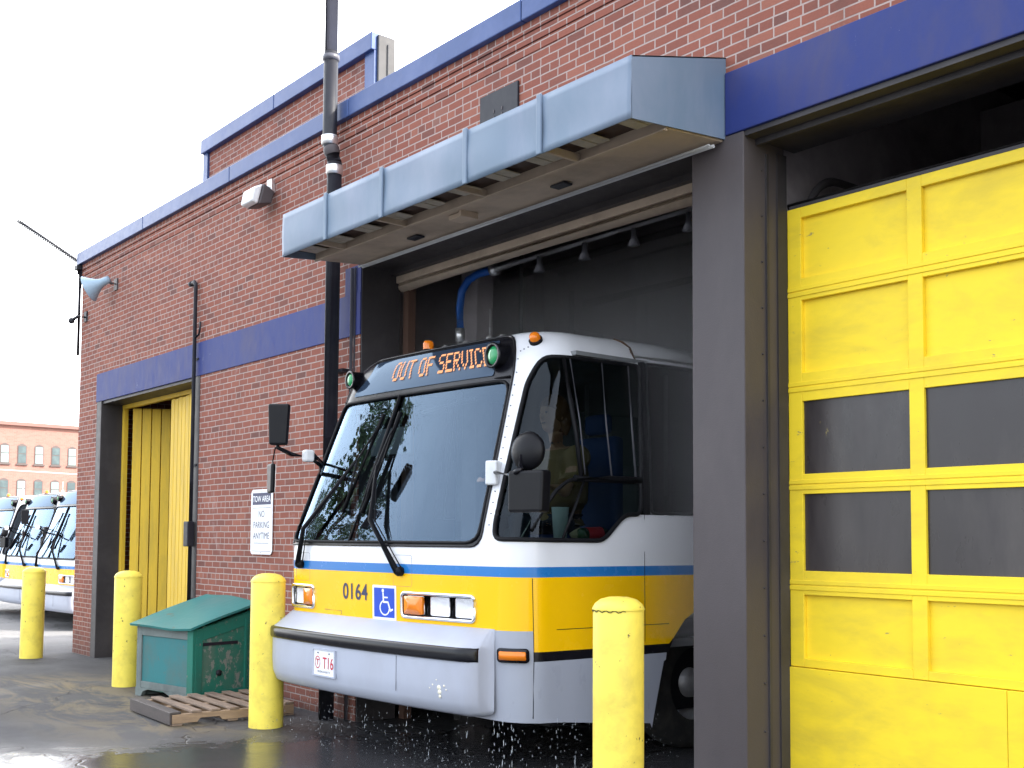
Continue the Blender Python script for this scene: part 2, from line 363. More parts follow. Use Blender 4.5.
def ground_mat():
    m, nt, out = newmat('wet_asphalt'); b = princ(nt, out, .8, 0, .5)
    tc = N(nt, 'ShaderNodeTexCoord'); sp = N(nt, 'ShaderNodeSeparateXYZ'); L(nt, tc.outputs['Object'], sp.inputs[0])
    X, Y = sp.outputs[0], sp.outputs[1]
    co = tc.outputs['Object']
    big = noise(nt, .5, 5, .6, co, .4); med = noise(nt, 2.3, 6, .65, co, .5); fine = noise(nt, 90, 4, .7, co); grit = noise(nt, 260, 2, .6, co)
    base = ramp(nt, big, [(.3, (.040,.041,.048)), (.7, (.074,.074,.080))]).outputs[0]
    base = mixc(nt, math_(nt, 'MULTIPLY', fine, .5), base, (.10,.098,.10))
    # washed-out sandy silt drifting from the bin towards the yard
    an = noise(nt, 1.0, 7, .7, objco(nt, (.7, 2.2, 1), (0,0,0), (0,0,.25)), .9)
    # region: within ~1.4 m band around the line y = -1.1 ... along x from -14 to -9
    r1 = math_(nt, 'ABSOLUTE', math_(nt, 'ADD', Y, 1.30))
    rg = math_(nt, 'SUBTRACT', 1.0, math_(nt, 'MULTIPLY', r1, .85), clamp=True)
    rx = math_(nt, 'MULTIPLY', math_(nt, 'SUBTRACT', 1.0, math_(nt, 'MULTIPLY', math_(nt, 'ABSOLUTE', math_(nt, 'ADD', X, 10.9)), .34), clamp=True), 3.0, clamp=True)
    region = math_(nt, 'MULTIPLY', rg, rx)
    sand = math_(nt, 'MULTIPLY', ramp(nt, an, [(.46, 0.0), (.56, 1.0)]).outputs[0], region)
    sand2 = math_(nt, 'MULTIPLY', region, .40)
    c = mixc(nt, sand2, base, (.085,.08,.072))
    c = mixc(nt, math_(nt, 'MULTIPLY', sand, .85), c, mixc(nt, fine, (.15,.115,.06), (.30,.235,.13)))
    # sunlit yard left of the building corner: its brightness put into the colour
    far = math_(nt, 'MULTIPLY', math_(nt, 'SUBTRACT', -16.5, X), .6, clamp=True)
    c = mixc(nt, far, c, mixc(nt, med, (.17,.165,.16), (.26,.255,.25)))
    # wet patches : under and in front of the bus and in a puddle at the front left
    w1 = math_(nt, 'MULTIPLY', math_(nt, 'ADD', X, 9.6), .9, clamp=True)
    w2 = math_(nt, 'MULTIPLY', math_(nt, 'SUBTRACT', -1.02, math_(nt, 'ADD', math_(nt, 'ADD', Y, math_(nt, 'MULTIPLY', math_(nt, 'SUBTRACT', med, .5), 1.1)), math_(nt, 'MULTIPLY', math_(nt, 'ADD', X, 8.6), .95))), -3.0)
    pud = math_(nt, 'SUBTRACT', math_(nt, 'MULTIPLY', math_(nt, 'ADD', math_(nt, 'ADD', X, 9.05), math_(nt, 'MULTIPLY', math_(nt, 'ADD', Y, 2.4), -.30)), 1.6), math_(nt, 'MULTIPLY', math_(nt, 'SUBTRACT', med, .5), 3.0), clamp=True)
    wet = math_(nt, 'MAXIMUM', pud, math_(nt, 'MULTIPLY', w1, .62))
    wet = math_(nt, 'MULTIPLY', wet, math_(nt, 'SUBTRACT', 1.0, math_(nt, 'MULTIPLY', math_(nt, 'GREATER_THAN', Y, 9.0), 1.0)))
    c = mixc(nt, math_(nt, 'MULTIPLY', wet, .75), c, (.036,.036,.040))
    # cracks and seams
    v = N(nt, 'ShaderNodeTexVoronoi', feature='DISTANCE_TO_EDGE'); v.inputs['Scale'].default_value = .55
    wv = N(nt, 'ShaderNodeVectorMath', operation='ADD'); nn = N(nt, 'ShaderNodeTexNoise'); nn.inputs['Scale'].default_value = 2; L(nt, co, nn.inputs['Vector'])
    L(nt, co, wv.inputs[0]); L(nt, nn.outputs['Color'], wv.inputs[1]); L(nt, wv.outputs[0], v.inputs['Vector'])
    cr = ramp(nt, v.outputs['Distance'], [(.0, 1.0), (.012, 0.0)]).outputs[0]
    c = mixc(nt, math_(nt, 'MULTIPLY', cr, .55), c, (.015,.015,.016))
    L(nt, c, b.inputs['Base Color'])
    dry = math_(nt, 'ADD', .78, math_(nt, 'MULTIPLY', med, .2))
    damp = ramp(nt, noise(nt, 1.1, 5, .6, objco(nt, (1,1,1), (3,8,0)), .6), [(.35, .80), (.55, 1.0)]).outputs[0]
    dry = math_(nt, 'MULTIPLY', dry, damp)
    rr = N(nt, 'ShaderNodeMix'); rr.data_type = 'FLOAT'; L(nt, wet, rr.inputs[0]); L(nt, dry, rr.inputs[2]); L(nt, math_(nt, 'ADD', .05, math_(nt, 'MULTIPLY', med, .22)), rr.inputs[3])
    L(nt, rr.outputs[0], b.inputs['Roughness'])
    h = math_(nt, 'ADD', math_(nt, 'MULTIPLY', fine, .6), math_(nt, 'ADD', grit, math_(nt, 'MULTIPLY', cr, -2.0)))
    h = math_(nt, 'MULTIPLY', h, math_(nt, 'SUBTRACT', 1.0, math_(nt, 'MULTIPLY', wet, .93)))
    h = math_(nt, 'ADD', h, math_(nt, 'MULTIPLY', med, .8))
    bump(nt, b, h, .9, .010)
    return m
M['ground'] = ground_mat()

# ------------------------------------------------------------------ ground (one sheet, falling slightly beyond the corner)
def gz(x, y):
    t = max(0.0, min(1.0, (-17.0-x)/9.0)); t = t*t*(3-2*t)
    return -0.46*t
g = MB()
xs = [-900,-400,-200,-120,-80,-60,-45,-36,-30]+[-27+i*.5 for i in range(0,24)]+[-15+i*1.0 for i in range(0,22)]+[8,12,20,40,100,300,900]
ys = [-900,-300,-100,-50,-25,-15]+[-10+i*1.0 for i in range(0,26)]+[18,24,34,50,80,140,300,900]
gv = [[g.bm.verts.new((x,y,gz(x,y))) for y in ys] for x in xs]
for i in range(len(xs)-1):
    for j in range(len(ys)-1):
        f = g.bm.faces.new((gv[i][j],gv[i+1][j],gv[i+1][j+1],gv[i][j+1])); f.smooth = True
tag(g.build('ground', M['ground']), kind='structure')

# ------------------------------------------------------------------ the bus garage
XL = -15.95; XR = 7.0; HB = 5.43
gar = empty('bus_garage', (XL, 0, 0), 'red brick bus garage with blue lintels, coping and tall doorways', 'building')
OFF = Vector((XL, 0, 0))
def gpart(mb, name, mat, parent=None, **k):
    # built in world coordinates, shifted to the garage's origin
    bmesh.ops.translate(mb.bm, verts=mb.bm.verts, vec=-OFF)
    return mb.build(name, mat, parent or gar, **k)
A0, A1, AZ = -15.06, -12.02, 3.41      # plank doorway
B0, B1, BZ = -8.5, -4.607, 4.05        # bus bay
C0, C1, CZ = -4.2, -.18, 4.05          # overhead door bay
T = .38
w = MB()
w.box(XL, -15.22, 0, T, -.5, HB)
w.box(-15.22, -11.9, 0, T, AZ+.39, HB)
w.box(-11.9, -8.77, 0, T, -.3, HB)
w.box(-8.77, -8.5, 0, T, -.3, 3.42)
w.box(-8.77, -8.5, 0, T, 4.05, HB)
w.box(-8.5, -4.335, 0, T, 4.05, HB)
w.box(-4.335, -.1, 0, T, 4.44, HB)
w.box(-.1, XR, 0, T, -.3, HB)
gpart(w, 'wall', M['brick'])
# corbelled courses under the coping
for k, (z0, z1, o) in enumerate(((5.195, 5.262, .008), (5.270, 5.345, .016), (5.353, 5.428, .024))):
    c = MB(); c.box(XL-o, XR, -o, -.001, z0, z1); gpart(c, 'corbel_course', M['brick'])
s = MB(); s.box(XL, XL+.3, T, 14, -.5, HB); gpart(s, 'side_wall', M['brick'])
s = MB(); s.box(XR-.3, XR, T, 14, -.5, HB); gpart(s, 'side_wall', M['brick'])
s = MB(); s.box(XL, -8.4, 14, 14.3, -.5, HB); s.box(-4.7, XR, 14, 14.3, -.5, HB); s.box(-8.4, -4.7, 14, 14.3, 3.7, HB); gpart(s, 'rear_wall', M['brick'])  # unseen opening behind the bus, added to let daylight into the bay
s = MB(); s.box(XL+.3, XR-.3, T, 14, 5.2, 5.4); gpart(s, 'roof', M['steel2'])
# coping in lengths with visible joints
x = XL-.06
while x < XR:
    x2 = min(x+2.45, XR)
    c = MB(); c.box(x+.004, x2-.004, -.075, T+.06, 5.43, 5.60)
    gpart(c, 'coping', M['blue_cap'], bevel=.008); x = x2
# upper block set back on the roof
PX0, PX1, PY = -13.44, -9.43, .7
c = MB(); c.box(PX0, PX1, PY, PY+.19, 5.4, 6.52); gpart(c, 'upper_parapet_wall', M['brick'])
for a, b_ in ((PX0-.05, -11.5), (-11.49, PX1+.02)):
    c = MB(); c.box(a, b_, PY-.07, PY+.195, 6.52, 6.70); gpart(c, 'upper_parapet_coping', M['blue_cap'], bevel=.008)
c = MB(); c.box(PX0-.05, PX0+.08, PY-.03, PY+.05, 5.4, 6.52); gpart(c, 'corner_trim', M['blue_cap'])
c = MB(); c.box(PX1-.16, PX1+.02, PY-.03, PY+.05, 5.4, 6.52); gpart(c, 'corner_trim', M['blue_cap'])
c = MB(); c.box(PX1+.021, PX1+.05, PY+.0, PY+.20, 5.45, 6.68)
c.box(PX1+.05, PX1+.065, PY+.10, PY+.115, 5.45, 6.6); gpart(c, 'metal_flashing', M['flash'], bevel=.01)

# blue lintel bands
bl = MB(); bl.box(-15.24, -8.5, -.012, .0, 3.42, 3.80); bl.box(-15.24, -11.88, .0, T, 3.42, 3.80)
gpart(bl, 'painted_band', M['blue'], bevel=.004)
bl = MB(); bl.box(-8.77, -8.502, -.010, T, 3.802, 4.05); bl.box(-8.77, -8.502, -.014, T, 3.42, 3.80)
gpart(bl, 'painted_jamb', M['blue'])
bl = MB(); bl.box(-4.335, .1, -.02, T, 4.052, 4.44); gpart(bl, 'door_lintel', M['blue'], bevel=.006)
bl = MB(); bl.box(-4.2, -.18, .0, T+.1, 4.02, 4.051); bl.box(-4.2, -.18, .10, .13, 3.985, 4.02); gpart(bl, 'lintel_soffit', M['steel2'])
# plank doorway frame
f = MB(); f.box(-15.22, -15.04, -.008, .30, -.1, 3.42); gpart(f, 'door_jamb', M['steel2'], bevel=.006)
f = MB(); f.box(-12.05, -11.9, -.008, .30, -.1, 3.42); gpart(f, 'door_jamb', M['steel2'], bevel=.006)
f = MB(); f.box(-15.22, -11.9, .012, .30, 3.385, 3.419); gpart(f, 'door_soffit', M['steel2'])
# steel-clad pillar between the bays
p = MB(); p.box(B1, C0, -.012, T, -.1, 4.05); gpart(p, 'steel_pillar', M['steel'], bevel=.006)
p = MB(); p.box(C0+.001, C0+.013, .19, .21, 0, 3.95)
for k in range(14): p.ball((C0+.004, .155, .2+k*.28), .007, sub=1)
gpart(p, 'pillar_seam', M['steel2'])
p = MB(); p.box(C0+.002, C0+.010, .30, .39, 0, 3.98); gpart(p, 'door_stop', M['steel2'])
p = MB(); p.box(-.18, -.10, -.012, T, -.1, 4.05); gpart(p, 'steel_pillar', M['steel'], bevel=.006)
# left jamb of the bus bay
p = MB(); p.box(-8.512, -8.490, -.0, T+.02, -.1, 4.04); gpart(p, 'bay_jamb', M['steel2'])

# ---- plank doors, both leaves pushed inwards
def plank_leaf(p0, p1, z0, z1, n, name, label):
    root = MB()
    v0 = Vector((p0[0], p0[1], 0)); v1 = Vector((p1[0], p1[1], 0)); d = v1-v0; Ln = d.length
    ang = math.atan2(d.y, d.x)
    Mx = Matrix.Translation(v0) @ Matrix.Rotation(ang, 4, 'Z')
    pw = Ln/n
    for i in range(n):
        root.box(i*pw+.006, (i+1)*pw-.006, -.02, .02, z0+random.uniform(0, .01), z1-random.uniform(0, .01), Mx)
    root.box(0.0, Ln, .02, .05, z0+.3, z0+.45, Mx); root.box(0.0, Ln, .02, .05, z1-.5, z1-.35, Mx)
    return root
lf = plank_leaf((-14.84,.35), (-14.45,.86), .03, 3.33, 5, '', '')
o = gpart(lf, 'plank_door', M['plankyellow'], bevel=.004); tag(o, 'left yellow plank leaf swung inward')
lf = plank_leaf((-13.40,.305), (-12.06,.20), .03, 3.31, 10, '', '')
o2 = gpart(lf, 'plank_door', M['plankyellow'], bevel=.004); tag(o2, 'right yellow plank leaf, brighter, nearly shut')
hp = MB(); hp.box(-12.2, -12.08, .13, .17, 1.70, 1.74); hp.box(-12.2, -12.08, .13, .17, 1.58, 1.62); hp.box(-12.13,-12.10,.10,.17,1.5,1.8)
gpart(hp, 'door_hinge', M['pipe'], o2)
fr = MB(); fr.box(-15.04, -12.05, .28, .34, 3.33, 3.385); fr.box(-15.04, -14.97, .28, .34, 0, 3.33)
gpart(fr, 'door_frame', M['plankyellow'], bevel=.004)
pl_ = MB(); pl_.tube([(-13.9,.5,.02),(-13.6,.42,1.1)], .02, 6); gpart(pl_, 'prop_stick', M['plankyellow'])

# ---- overhead sectional door
DY = .40
door = MB()
door_rows = [(0.02,.85),(.85,1.337),(1.337,1.94),(1.94,2.535),(2.535,3.12),(3.12,3.64)]
# sheet behind everything except the two glazed rows
for (z0, z1) in ((0.02, 1.337), (2.535, 3.64)):
    door.box(C0+.004, C1-.02, DY+.03, DY+.055, z0, z1)
XC = [C0+.004, -4.097, -3.384]
per = .804; cols = []
x = -4.097
while x < C1-.2:
    cols.append((x, min(x+.713, C1-.12))); x += per
# stiles
prev = C0+.004
edges = [C0+.02]
for (a, b_) in cols:
    door.box(prev, a, DY, DY+.03, .85, 3.64); prev = b_
door.box(prev, C1-.02, DY, DY+.03, .85, 3.64)
rails = [(.85,.90),(1.28,1.423),(1.884,2.005),(2.447,2.62),(3.065,3.20),(3.575,3.64)]
for (a, b_) in cols:
    for (z0, z1) in rails: door.box(a, b_, DY, DY+.03, z0, z1)
# section joints: thin dark gaps are real slots between proud strips
for zj in (1.337, 1.94, 2.535, 3.12):
    door.box(C0+.004, C1-.02, DY-.006, DY, zj+.004, zj+.03)
    door.box(C0+.004, C1-.02, DY-.006, DY, zj-.03, zj-.004)
dr = gpart(door, 'overhead_door', M['dooryellow'], bevel=.004)
kp = MB(); xk = C0+.006
for xe in (-2.85, -1.4, C1-.022):
    kp.box(xk, xe-.002, DY-.016, DY+.0295, .03, .845); xk = xe+.001
gpart(kp, 'kick_panel', M['dooryellow'], dr, bevel=.003)
for (a, b_) in cols:
    for (z0, z1) in ((1.423,1.884),(2.005,2.447)):
        pn = MB(); pn.box(a-.005, b_+.005, DY+.02, DY+.026, z0-.005, z1+.005); gpart(pn, 'window_pane', M['door_glass'], dr)
bt = MB(); bt.tube([(C0+.004, DY+.02, 3.665), (C1-.02, DY+.02, 3.665)], .02, 8)
bt.box(C0+.02, C1-.02, DY+.0, DY+.05, 3.64, 3.66); gpart(bt, 'top_seal', M['steel2'], dr)
tk = MB(); tk.tube([(C0+.06, DY+.12, .0), (C0+.06, DY+.12, 3.55)]+[(C0+.06, DY+.12+.35*(1-math.cos(t)), 3.55+.35*math.sin(t)) for t in [i*PI/16 for i in range(1, 9)]]+[(C0+.06, 3.5, 3.92)], .028, 6)
gpart(tk, 'door_track', M['steel2'])

# ---- bay interior
i_ = MB()
i_.box(-9.3, -9.2, T, 14, 0, 5.2)           # left wall of the wash bay
i_.box(-4.45, -4.3, T+.02, 14, 0, 5.2)      # wall between the bays
i_.box(-9.2, -8.4, 13.8, 14.0, 0, 5.2); i_.box(-4.7, -4.45, 13.8, 14.0, 0, 5.2); i_.box(-8.4,-4.7,13.8,14.0,3.7,5.2)  # end wall keeps the same added opening, out of view, for daylight
gpart(i_, 'bay_wall', M['interior'])
i_ = MB()
i_.box(-12.0, -11.85, T, 8, 0, 5.2); gpart(i_, 'bay_wall', M['interior'])
for k in range(9):
    b_ = MB(); y = 1.4+k*1.35
    b_.box(-9.2, -4.45, y, y+.12, 4.55, 4.9); b_.box(-9.2, -4.45, y-.08, y+.2, 4.52, 4.55); gpart(b_, 'roof_beam', M['interior'])
for k in range(4):
    b_ = MB(); y = 1.4+k*1.6
    b_.box(-4.3, 6.5, y, y+.12, 4.6, 4.95); gpart(b_, 'roof_beam', M['interior'])
b_ = MB(); b_.box(B0, B1, .36, .50, 3.93, 4.05)
b_.tube([(B0+.02,.42,3.90),(B1,.42,3.90)], .05, 10); gpart(b_, 'door_header', M['tan'], bevel=.005)
b_ = MB(); b_.box(B0-.01, B1, -.004, .36, 4.035, 4.08); b_.box(B0,B1,.30,.36,3.99,4.035); gpart(b_, 'bay_soffit', M['steel2'])
b_ = MB(); b_.box(-8.46, -8.38, .42, .5, 0, 3.93); gpart(b_, 'door_guide', paint('rust_brown', (.10,.055,.04), .6, (.05,.04,.03), .4))
b_ = MB(); b_.box(-8.36, -8.12, 1.0, 1.2, 0, 4.5); gpart(b_, 'interior_column', M['interior'], bevel=.01)
b_ = MB()
for yy in (2.6, 4.2): b_.box(-9.19, -9.0, yy, yy+.2, 0, 4.5)
gpart(b_, 'interior_column', M['interior'], bevel=.01)
for q, yy in enumerate((3.0, 3.75)):
    b_ = MB(); b_.box(-9.19, -8.95, yy, yy+.45, 2.9, 3.9); ob = gpart(b_, 'electric_cabinet', M['steel2'], bevel=.02)
    b_ = MB(); b_.box(-8.95, -8.90, yy+.3, yy+.36, 3.6, 3.78); gpart(b_, 'switch_handle', M['redpaint'], ob)

# ------------------------------------------------------------------ wash equipment in the bay
wa = empty('wash_spray_arch', (-8.0, .8, 0), 'wash spray arch of pale pipes with blue hose inside the bay', 'spray arch')
def wpart(mb, name, mat, parent=None, **k):
    bmesh.ops.translate(mb.bm, verts=mb.bm.verts, vec=-Vector((-8.0,.8,0))); return mb.build(name, mat, parent or wa, **k)
a = MB(); a.tube([(-8.10,.8,0),(-8.10,.8,3.50)], .028, 10); a.tube([(-7.6,.8,3.965),(-4.6,.8,4.0)], .026, 10)
wpart(a, 'spray_pipe', M['alu'])
a = MB(); a.tube([(-8.10,.8,3.48),(-8.11,.8,3.70),(-8.08,.8,3.85),(-7.98,.8,3.94),(-7.82,.8,3.97),(-7.6,.8,3.965)], .035, 10); wpart(a, 'blue_hose', M['hose'])
a = MB(); a.lathe([(.0,-.06),(.045,-.06),(.045,.06),(0,.06)], (-8.10,.8,3.45)); a.lathe([(.0,-.03),(.055,-.03),(.055,.03),(0,.03)], (-7.6,.8,3.965), (1,0,0)); wpart(a, 'hose_coupling', M['alu'])
for k in range(5):
    a = MB(); x = -7.0+k*.55
    a.lathe([(.0,.0),(.022,0),(.022,-.06),(.05,-.13),(.0,-.13)], (x,.8,3.965)); wpart(a, 'spray_nozzle', M['pipegrey'])
a = MB()
for (yy, zz) in ((2.1,4.35),(3.3,4.25),(5.0,4.1)):
    a.tube([(-9.1,yy,zz),(-4.5,yy,zz)], .05, 8)
a.tube([(-8.9,2.9,0.5),(-8.9,2.9,4.3)], .03, 8); a.tube([(-8.9,2.9,3.15),(-6.5,2.9,3.3)], .02, 8)
wpart(a, 'feed_pipes', M['steel'])
a = MB(); a.tube([(-7.72,1.2,0),(-7.72,1.2,4.4)], .018, 8); wpart(a, 'vertical_conduit', M['pipegrey'])

# ---- steam left hanging in the wash bay
m_ = MB(); m_.box(-9.15, -4.5, .62, 13.0, .9, 4.5)
mm, nt_, out_ = newmat('steam'); pv = nt_.nodes.new('ShaderNodeVolumePrincipled'); pv.inputs['Color'].default_value = (.92,.90,.93,1); pv.inputs['Density'].default_value = .30; L(nt_, pv.outputs[0], out_.inputs['Volume'])
ms = m_.build('steam', mm); tag(ms, 'thin steam hanging inside the wash bay above the bus roof', 'steam', kind='stuff')

# ------------------------------------------------------------------ canopy over the bus bay
CX0, CX1, CF = -8.445, -4.34, -.815
cn = empty('door_canopy', (CX0, 0, 4.0), 'long pale blue sheet metal canopy over the open bus bay', 'canopy')
def cpart(mb, name, mat, parent=None, **k):
    bmesh.ops.translate(mb.bm, verts=mb.bm.verts, vec=-Vector((CX0,0,4.0))); return mb.build(name, mat, parent or cn, **k)
a = MB(); t_ = .006
zt0, zb0, ztr = 4.33, 3.967, 4.545
# fascia as slightly buckled sheet
nx, nz = 120, 8
grid = []
for i in range(nx+1):
    row = []
    for j in range(nz+1):
        x = CX0+(CX1-CX0)*i/nx; z = zb0+(zt0-zb0)*j/nz
        seg = (x-CX0) % .86
        dd = .012*math.sin(PI*seg/.86)*math.sin(PI*j/nz)*math.sin(3.1*x+1.0) + .006*math.sin(5*x+9*z)*math.sin(PI*j/nz)
        row.append(a.bm.verts.new((x, CF-dd, z)))
    grid.append(row)
for i in range(nx):
    for j in range(nz):
        q = a.bm.faces.new((grid[i][j],grid[i+1][j],grid[i+1][j+1],grid[i][j+1])); q.smooth = True
fa = cpart(a, 'fascia', M['canopy'], normals=False)
sm = fa.modifiers.new('thick', 'SOLIDIFY'); sm.thickness = .006; sm.offset = 1
a = MB(); a.prism([(CF+.003, zt0), (-.002, ztr), (-.002, ztr-.008), (CF+.003, zt0-.008)], 0, CX0, CX1); cpart(a, 'top_sheet', M['canopy'])
for x in (CX0, CX1-.008):
    a = MB(); a.prism([(CF+.001, zb0), (CF+.001, zt0), (-.002, ztr), (-.002, 4.035)], 0, x, x+.008); cpart(a, 'end_panel', M['canopy'])
for x in (-7.72, -6.906, -5.878, -5.122):
    a = MB(); a.box(x-.022, x+.022, CF-.022, CF-.004, zb0-.004, zt0+.012); cpart(a, 'standing_seam', M['canopy'], bevel=.006)
# underside: dark slot with louvres, tan soffit panel, conduit
def zs(y): return zb0 + (4.035-zb0)*(y-CF)/(0-CF)
a = MB(); a.prism([(CF+.012, zs(CF)+.07),(CF+.31, zs(CF+.31)+.07),(CF+.31, zs(CF+.31)+.06),(CF+.012, zs(CF)+.06)], 0, CX0+.01, CX1-.01); cpart(a, 'slot_recess', M['slot'])
x = CX0+.12
while x < CX1-.2:
    a = MB()
    for q in range(2): a.box(x+q*.105, x+q*.105+.095, CF+.07, CF+.25, zs(CF)+.048, zs(CF)+.057)
    cpart(a, 'louvre', M['slotgrill'], bevel=.005); x += .42
a = MB()
a.prism([(CF+.30, zs(CF+.30)-.004),(CF+.30, zs(CF+.30)+.07),(-.004, zs(0)+.05),(-.004, zs(0)-.012)], 0, CX0+.02, CX1-.02)
cpart(a, 'soffit_panel', M['tan'], bevel=.006)
a = MB()
for x in (-7.92, -7.03, -6.05, -5.10): a.box(x-.012, x+.012, CF+.02, CF+.30, zs(CF)+.01, zs(CF)+.06)
a.box(CX0+.02, CX1-.02, CF+.285, CF+.315, zs(CF+.30)-.018, zs(CF+.30)-.005)
cpart(a, 'soffit_rib', M['tan'], bevel=.003)
a = MB(); a.tube([(CX0+.05,-.06,3.995),(CX1-.05,-.06,3.995)], .012, 8); a.tube([(CX0+.05,-.10,3.992),(CX1-.05,-.10,3.992)], .008, 8); cpart(a, 'conduit', M['white_metal'])
for x in (-7.35, -5.62):
    a = MB(); a.box(x, x+.14, -.30, -.22, 3.985, 4.0); cpart(a, 'catch_plate', M['pipe'], bevel=.003)
a = MB(); a.box(-6.62, -6.46, -.42, -.30, 3.955, 3.99); a.box(-6.47,-6.44,-.44,-.28,3.95,4.0); cpart(a, 'bracket', M['tan'], bevel=.003)

# ------------------------------------------------------------------ wall fixtures
o = empty('vent_pipe', (-8.82,-.13,0), 'tall dark vent pipe rising past the roof beside the canopy', 'pipe')
def rel(o): return Vector(o.location)
def part(root, mb, name, mat, parent=None, **k):
    bmesh.ops.translate(mb.bm, verts=mb.bm.verts, vec=-rel(root)); return mb.build(name, mat, parent or root, **k)
a = MB(); a.tube([(-8.79,-.13,0),(-8.79,-.13,5.02)], .068, 16); part(o, a, 'lower_pipe', M['pipe'])
a = MB(); a.tube([(-8.79,-.13,5.02),(-8.81,-.15,5.12),(-8.83,-.16,5.2),(-8.83,-.16,6.05)], .066, 16); part(o, a, 'middle_pipe', M['pipe'])
a = MB(); a.tube([(-8.83,-.16,6.05),(-8.83,-.16,9.5)], .060, 16); a.lathe([(.06,-.03),(.078,-.02),(.078,.02),(.06,.03)], (-8.83,-.16,6.0)); part(o, a, 'upper_pipe', M['pipegrey'])
for (z, xx) in ((4.95,-8.79),(5.23,-8.83)):
    a = MB(); a.lathe([(.066,-.045),(.076,-.04),(.076,.04),(.066,.045)], (xx,-.13 if z<5.1 else -.16,z)); part(o, a, 'pipe_coupling', M['alu'])
a = MB(); a.lathe([(.066,-.04),(.074,-.02),(.074,.02),(.066,.04)], (-8.81,-.15,5.13), (-.2,-.2,1)); part(o, a, 'pipe_elbow', M['steel'])
for z in (1.2, 3.1): 
    a = MB(); a.box(-8.88,-8.70,-.07,.0,z,z+.03); part(o, a, 'pipe_strap', M['pipe'])

o = empty('conduit_riser', (-11.97,-.04,0), 'thin dark conduit running up the brick beside the plank doorway', 'conduit')
a = MB(); a.tube([(-11.98,-.045,.0),(-11.98,-.045,4.43),(-11.985,-.045,4.47),(-12.02,-.045,4.5),(-12.13,-.03,4.5)], .022, 10); part(o, a, 'conduit_tube', M['pipe'])
a = MB(); a.lathe([(0,-.03),(.03,-.03),(.03,.03),(0,.03)], (-12.14,-.03,4.5), (1,0,0)); part(o, a, 'conduit_elbow', M['pipe'])
a = MB(); a.box(-12.05,-11.93,-.10,-.02,1.50,1.78); part(o, a, 'junction_box', M['pipe'], bevel=.01)
a = MB(); a.tube([(-11.96,-.04,3.86),(-11.88,-.04,3.88),(-11.85,-.04,3.96),(-11.87,-.03,4.02)], .012, 8); part(o, a, 'cable_loop', M['pipe'])
for z in (.9, 2.4, 3.6): 
    a = MB(); a.box(-12.03,-11.93,-.02,.0,z,z+.025); part(o, a, 'conduit_strap', M['pipe'])

o = empty('jamb_conduit', (-8.6,-.03,0), 'slim grey conduit running down the blue and brick jamb beside the bus', 'conduit')
a = MB(); a.tube([(-8.62,-.03,0),(-8.62,-.03,4.03)], .016, 8); a.tube([(-8.575,-.025,2.2),(-8.575,-.025,4.03)], .009, 8); part(o, a, 'conduit_tube', M['pipegrey'])

o = empty('wall_floodlight', (-10.35,-.02,5.15), 'boxy white floodlight on a bracket high on the brick wall', 'floodlight')
a = MB(); a.box(-10.28,-10.18,-.05,.0,5.10,5.24); a.tube([(-10.23,-.05,5.16),(-10.24,-.14,5.08)], .025, 8); part(o, a, 'bracket', M['alu'], bevel=.006)
Mx = Matrix.Translation((-10.24,-.18,5.02)) @ Matrix.Rotation(math.radians(-14), 4, 'X') @ Matrix.Scale(.82, 4)
a = MB(); a.prism([(-.02,-.12),(.14,-.04),(.14,.12),(-.02,.16)], 0, -.16, .16, Mx); part(o, a, 'housing', M['steel'], bevel=.012)
a = MB(); a.prism([(-.022,-.12),(-.022,.155),(-.13,.06),(-.12,-.12)], 0, -.15, .15, Mx); part(o, a, 'lens_cover', M['white_metal'], bevel=.02)

o = empty('horn_loudspeaker', (-14.6,-.02,4.93), 'pale blue horn loudspeaker near the left corner of the garage', 'loudspeaker')
ax = Vector((-.62,-.66,-.42)).normalized(); c0 = Vector((-14.62,-.12,4.97))
a = MB(); a.lathe([(0,-.03),(.045,-.03),(.05,.02),(.052,.07),(.075,.13),(.12,.20),(.175,.27),(.18,.275),(.165,.262),(.10,.18),(.05,.10),(0,.09)], c0, ax, 28); part(o, a, 'horn', M['bluewhite'])
a = MB(); a.lathe([(0,.12),(.03,.12),(.028,.2),(0,.22)], c0, ax, 14); part(o, a, 'driver_cone', M['steel'])
a = MB(); a.tube([(-14.6,0,4.93),(-14.6,-.07,4.93),(-14.62,-.12,4.96)], .02, 8); a.box(-14.65,-14.55,-.02,0,4.85,5.0); part(o, a, 'bracket', M['steel'])

o = empty('wall_bracket', (-15.75,-.02,4.66), 'small dark bracket light below the horn at the garage corner', 'bracket')
a = MB(); a.box(-15.80,-15.7,-.02,0,4.6,4.74); a.tube([(-15.75,0,4.66),(-15.75,-.12,4.66),(-15.80,-.16,4.62)], .022, 8); a.ball((-15.82,-.18,4.60), .045); part(o, a, 'bracket_arm', M['pipe'])
o = empty('corner_downpipe', (-15.98,-.03,4.2), 'short dark conduit down the left edge of the garage under the antenna', 'conduit')
a = MB(); a.tube([(-15.975,-.03,4.15),(-15.975,-.03,5.36)], .02, 8); a.tube([(-15.93,-.03,5.1),(-15.93,-.03,5.38)], .012, 8); part(o, a, 'conduit_tube', M['pipe'])

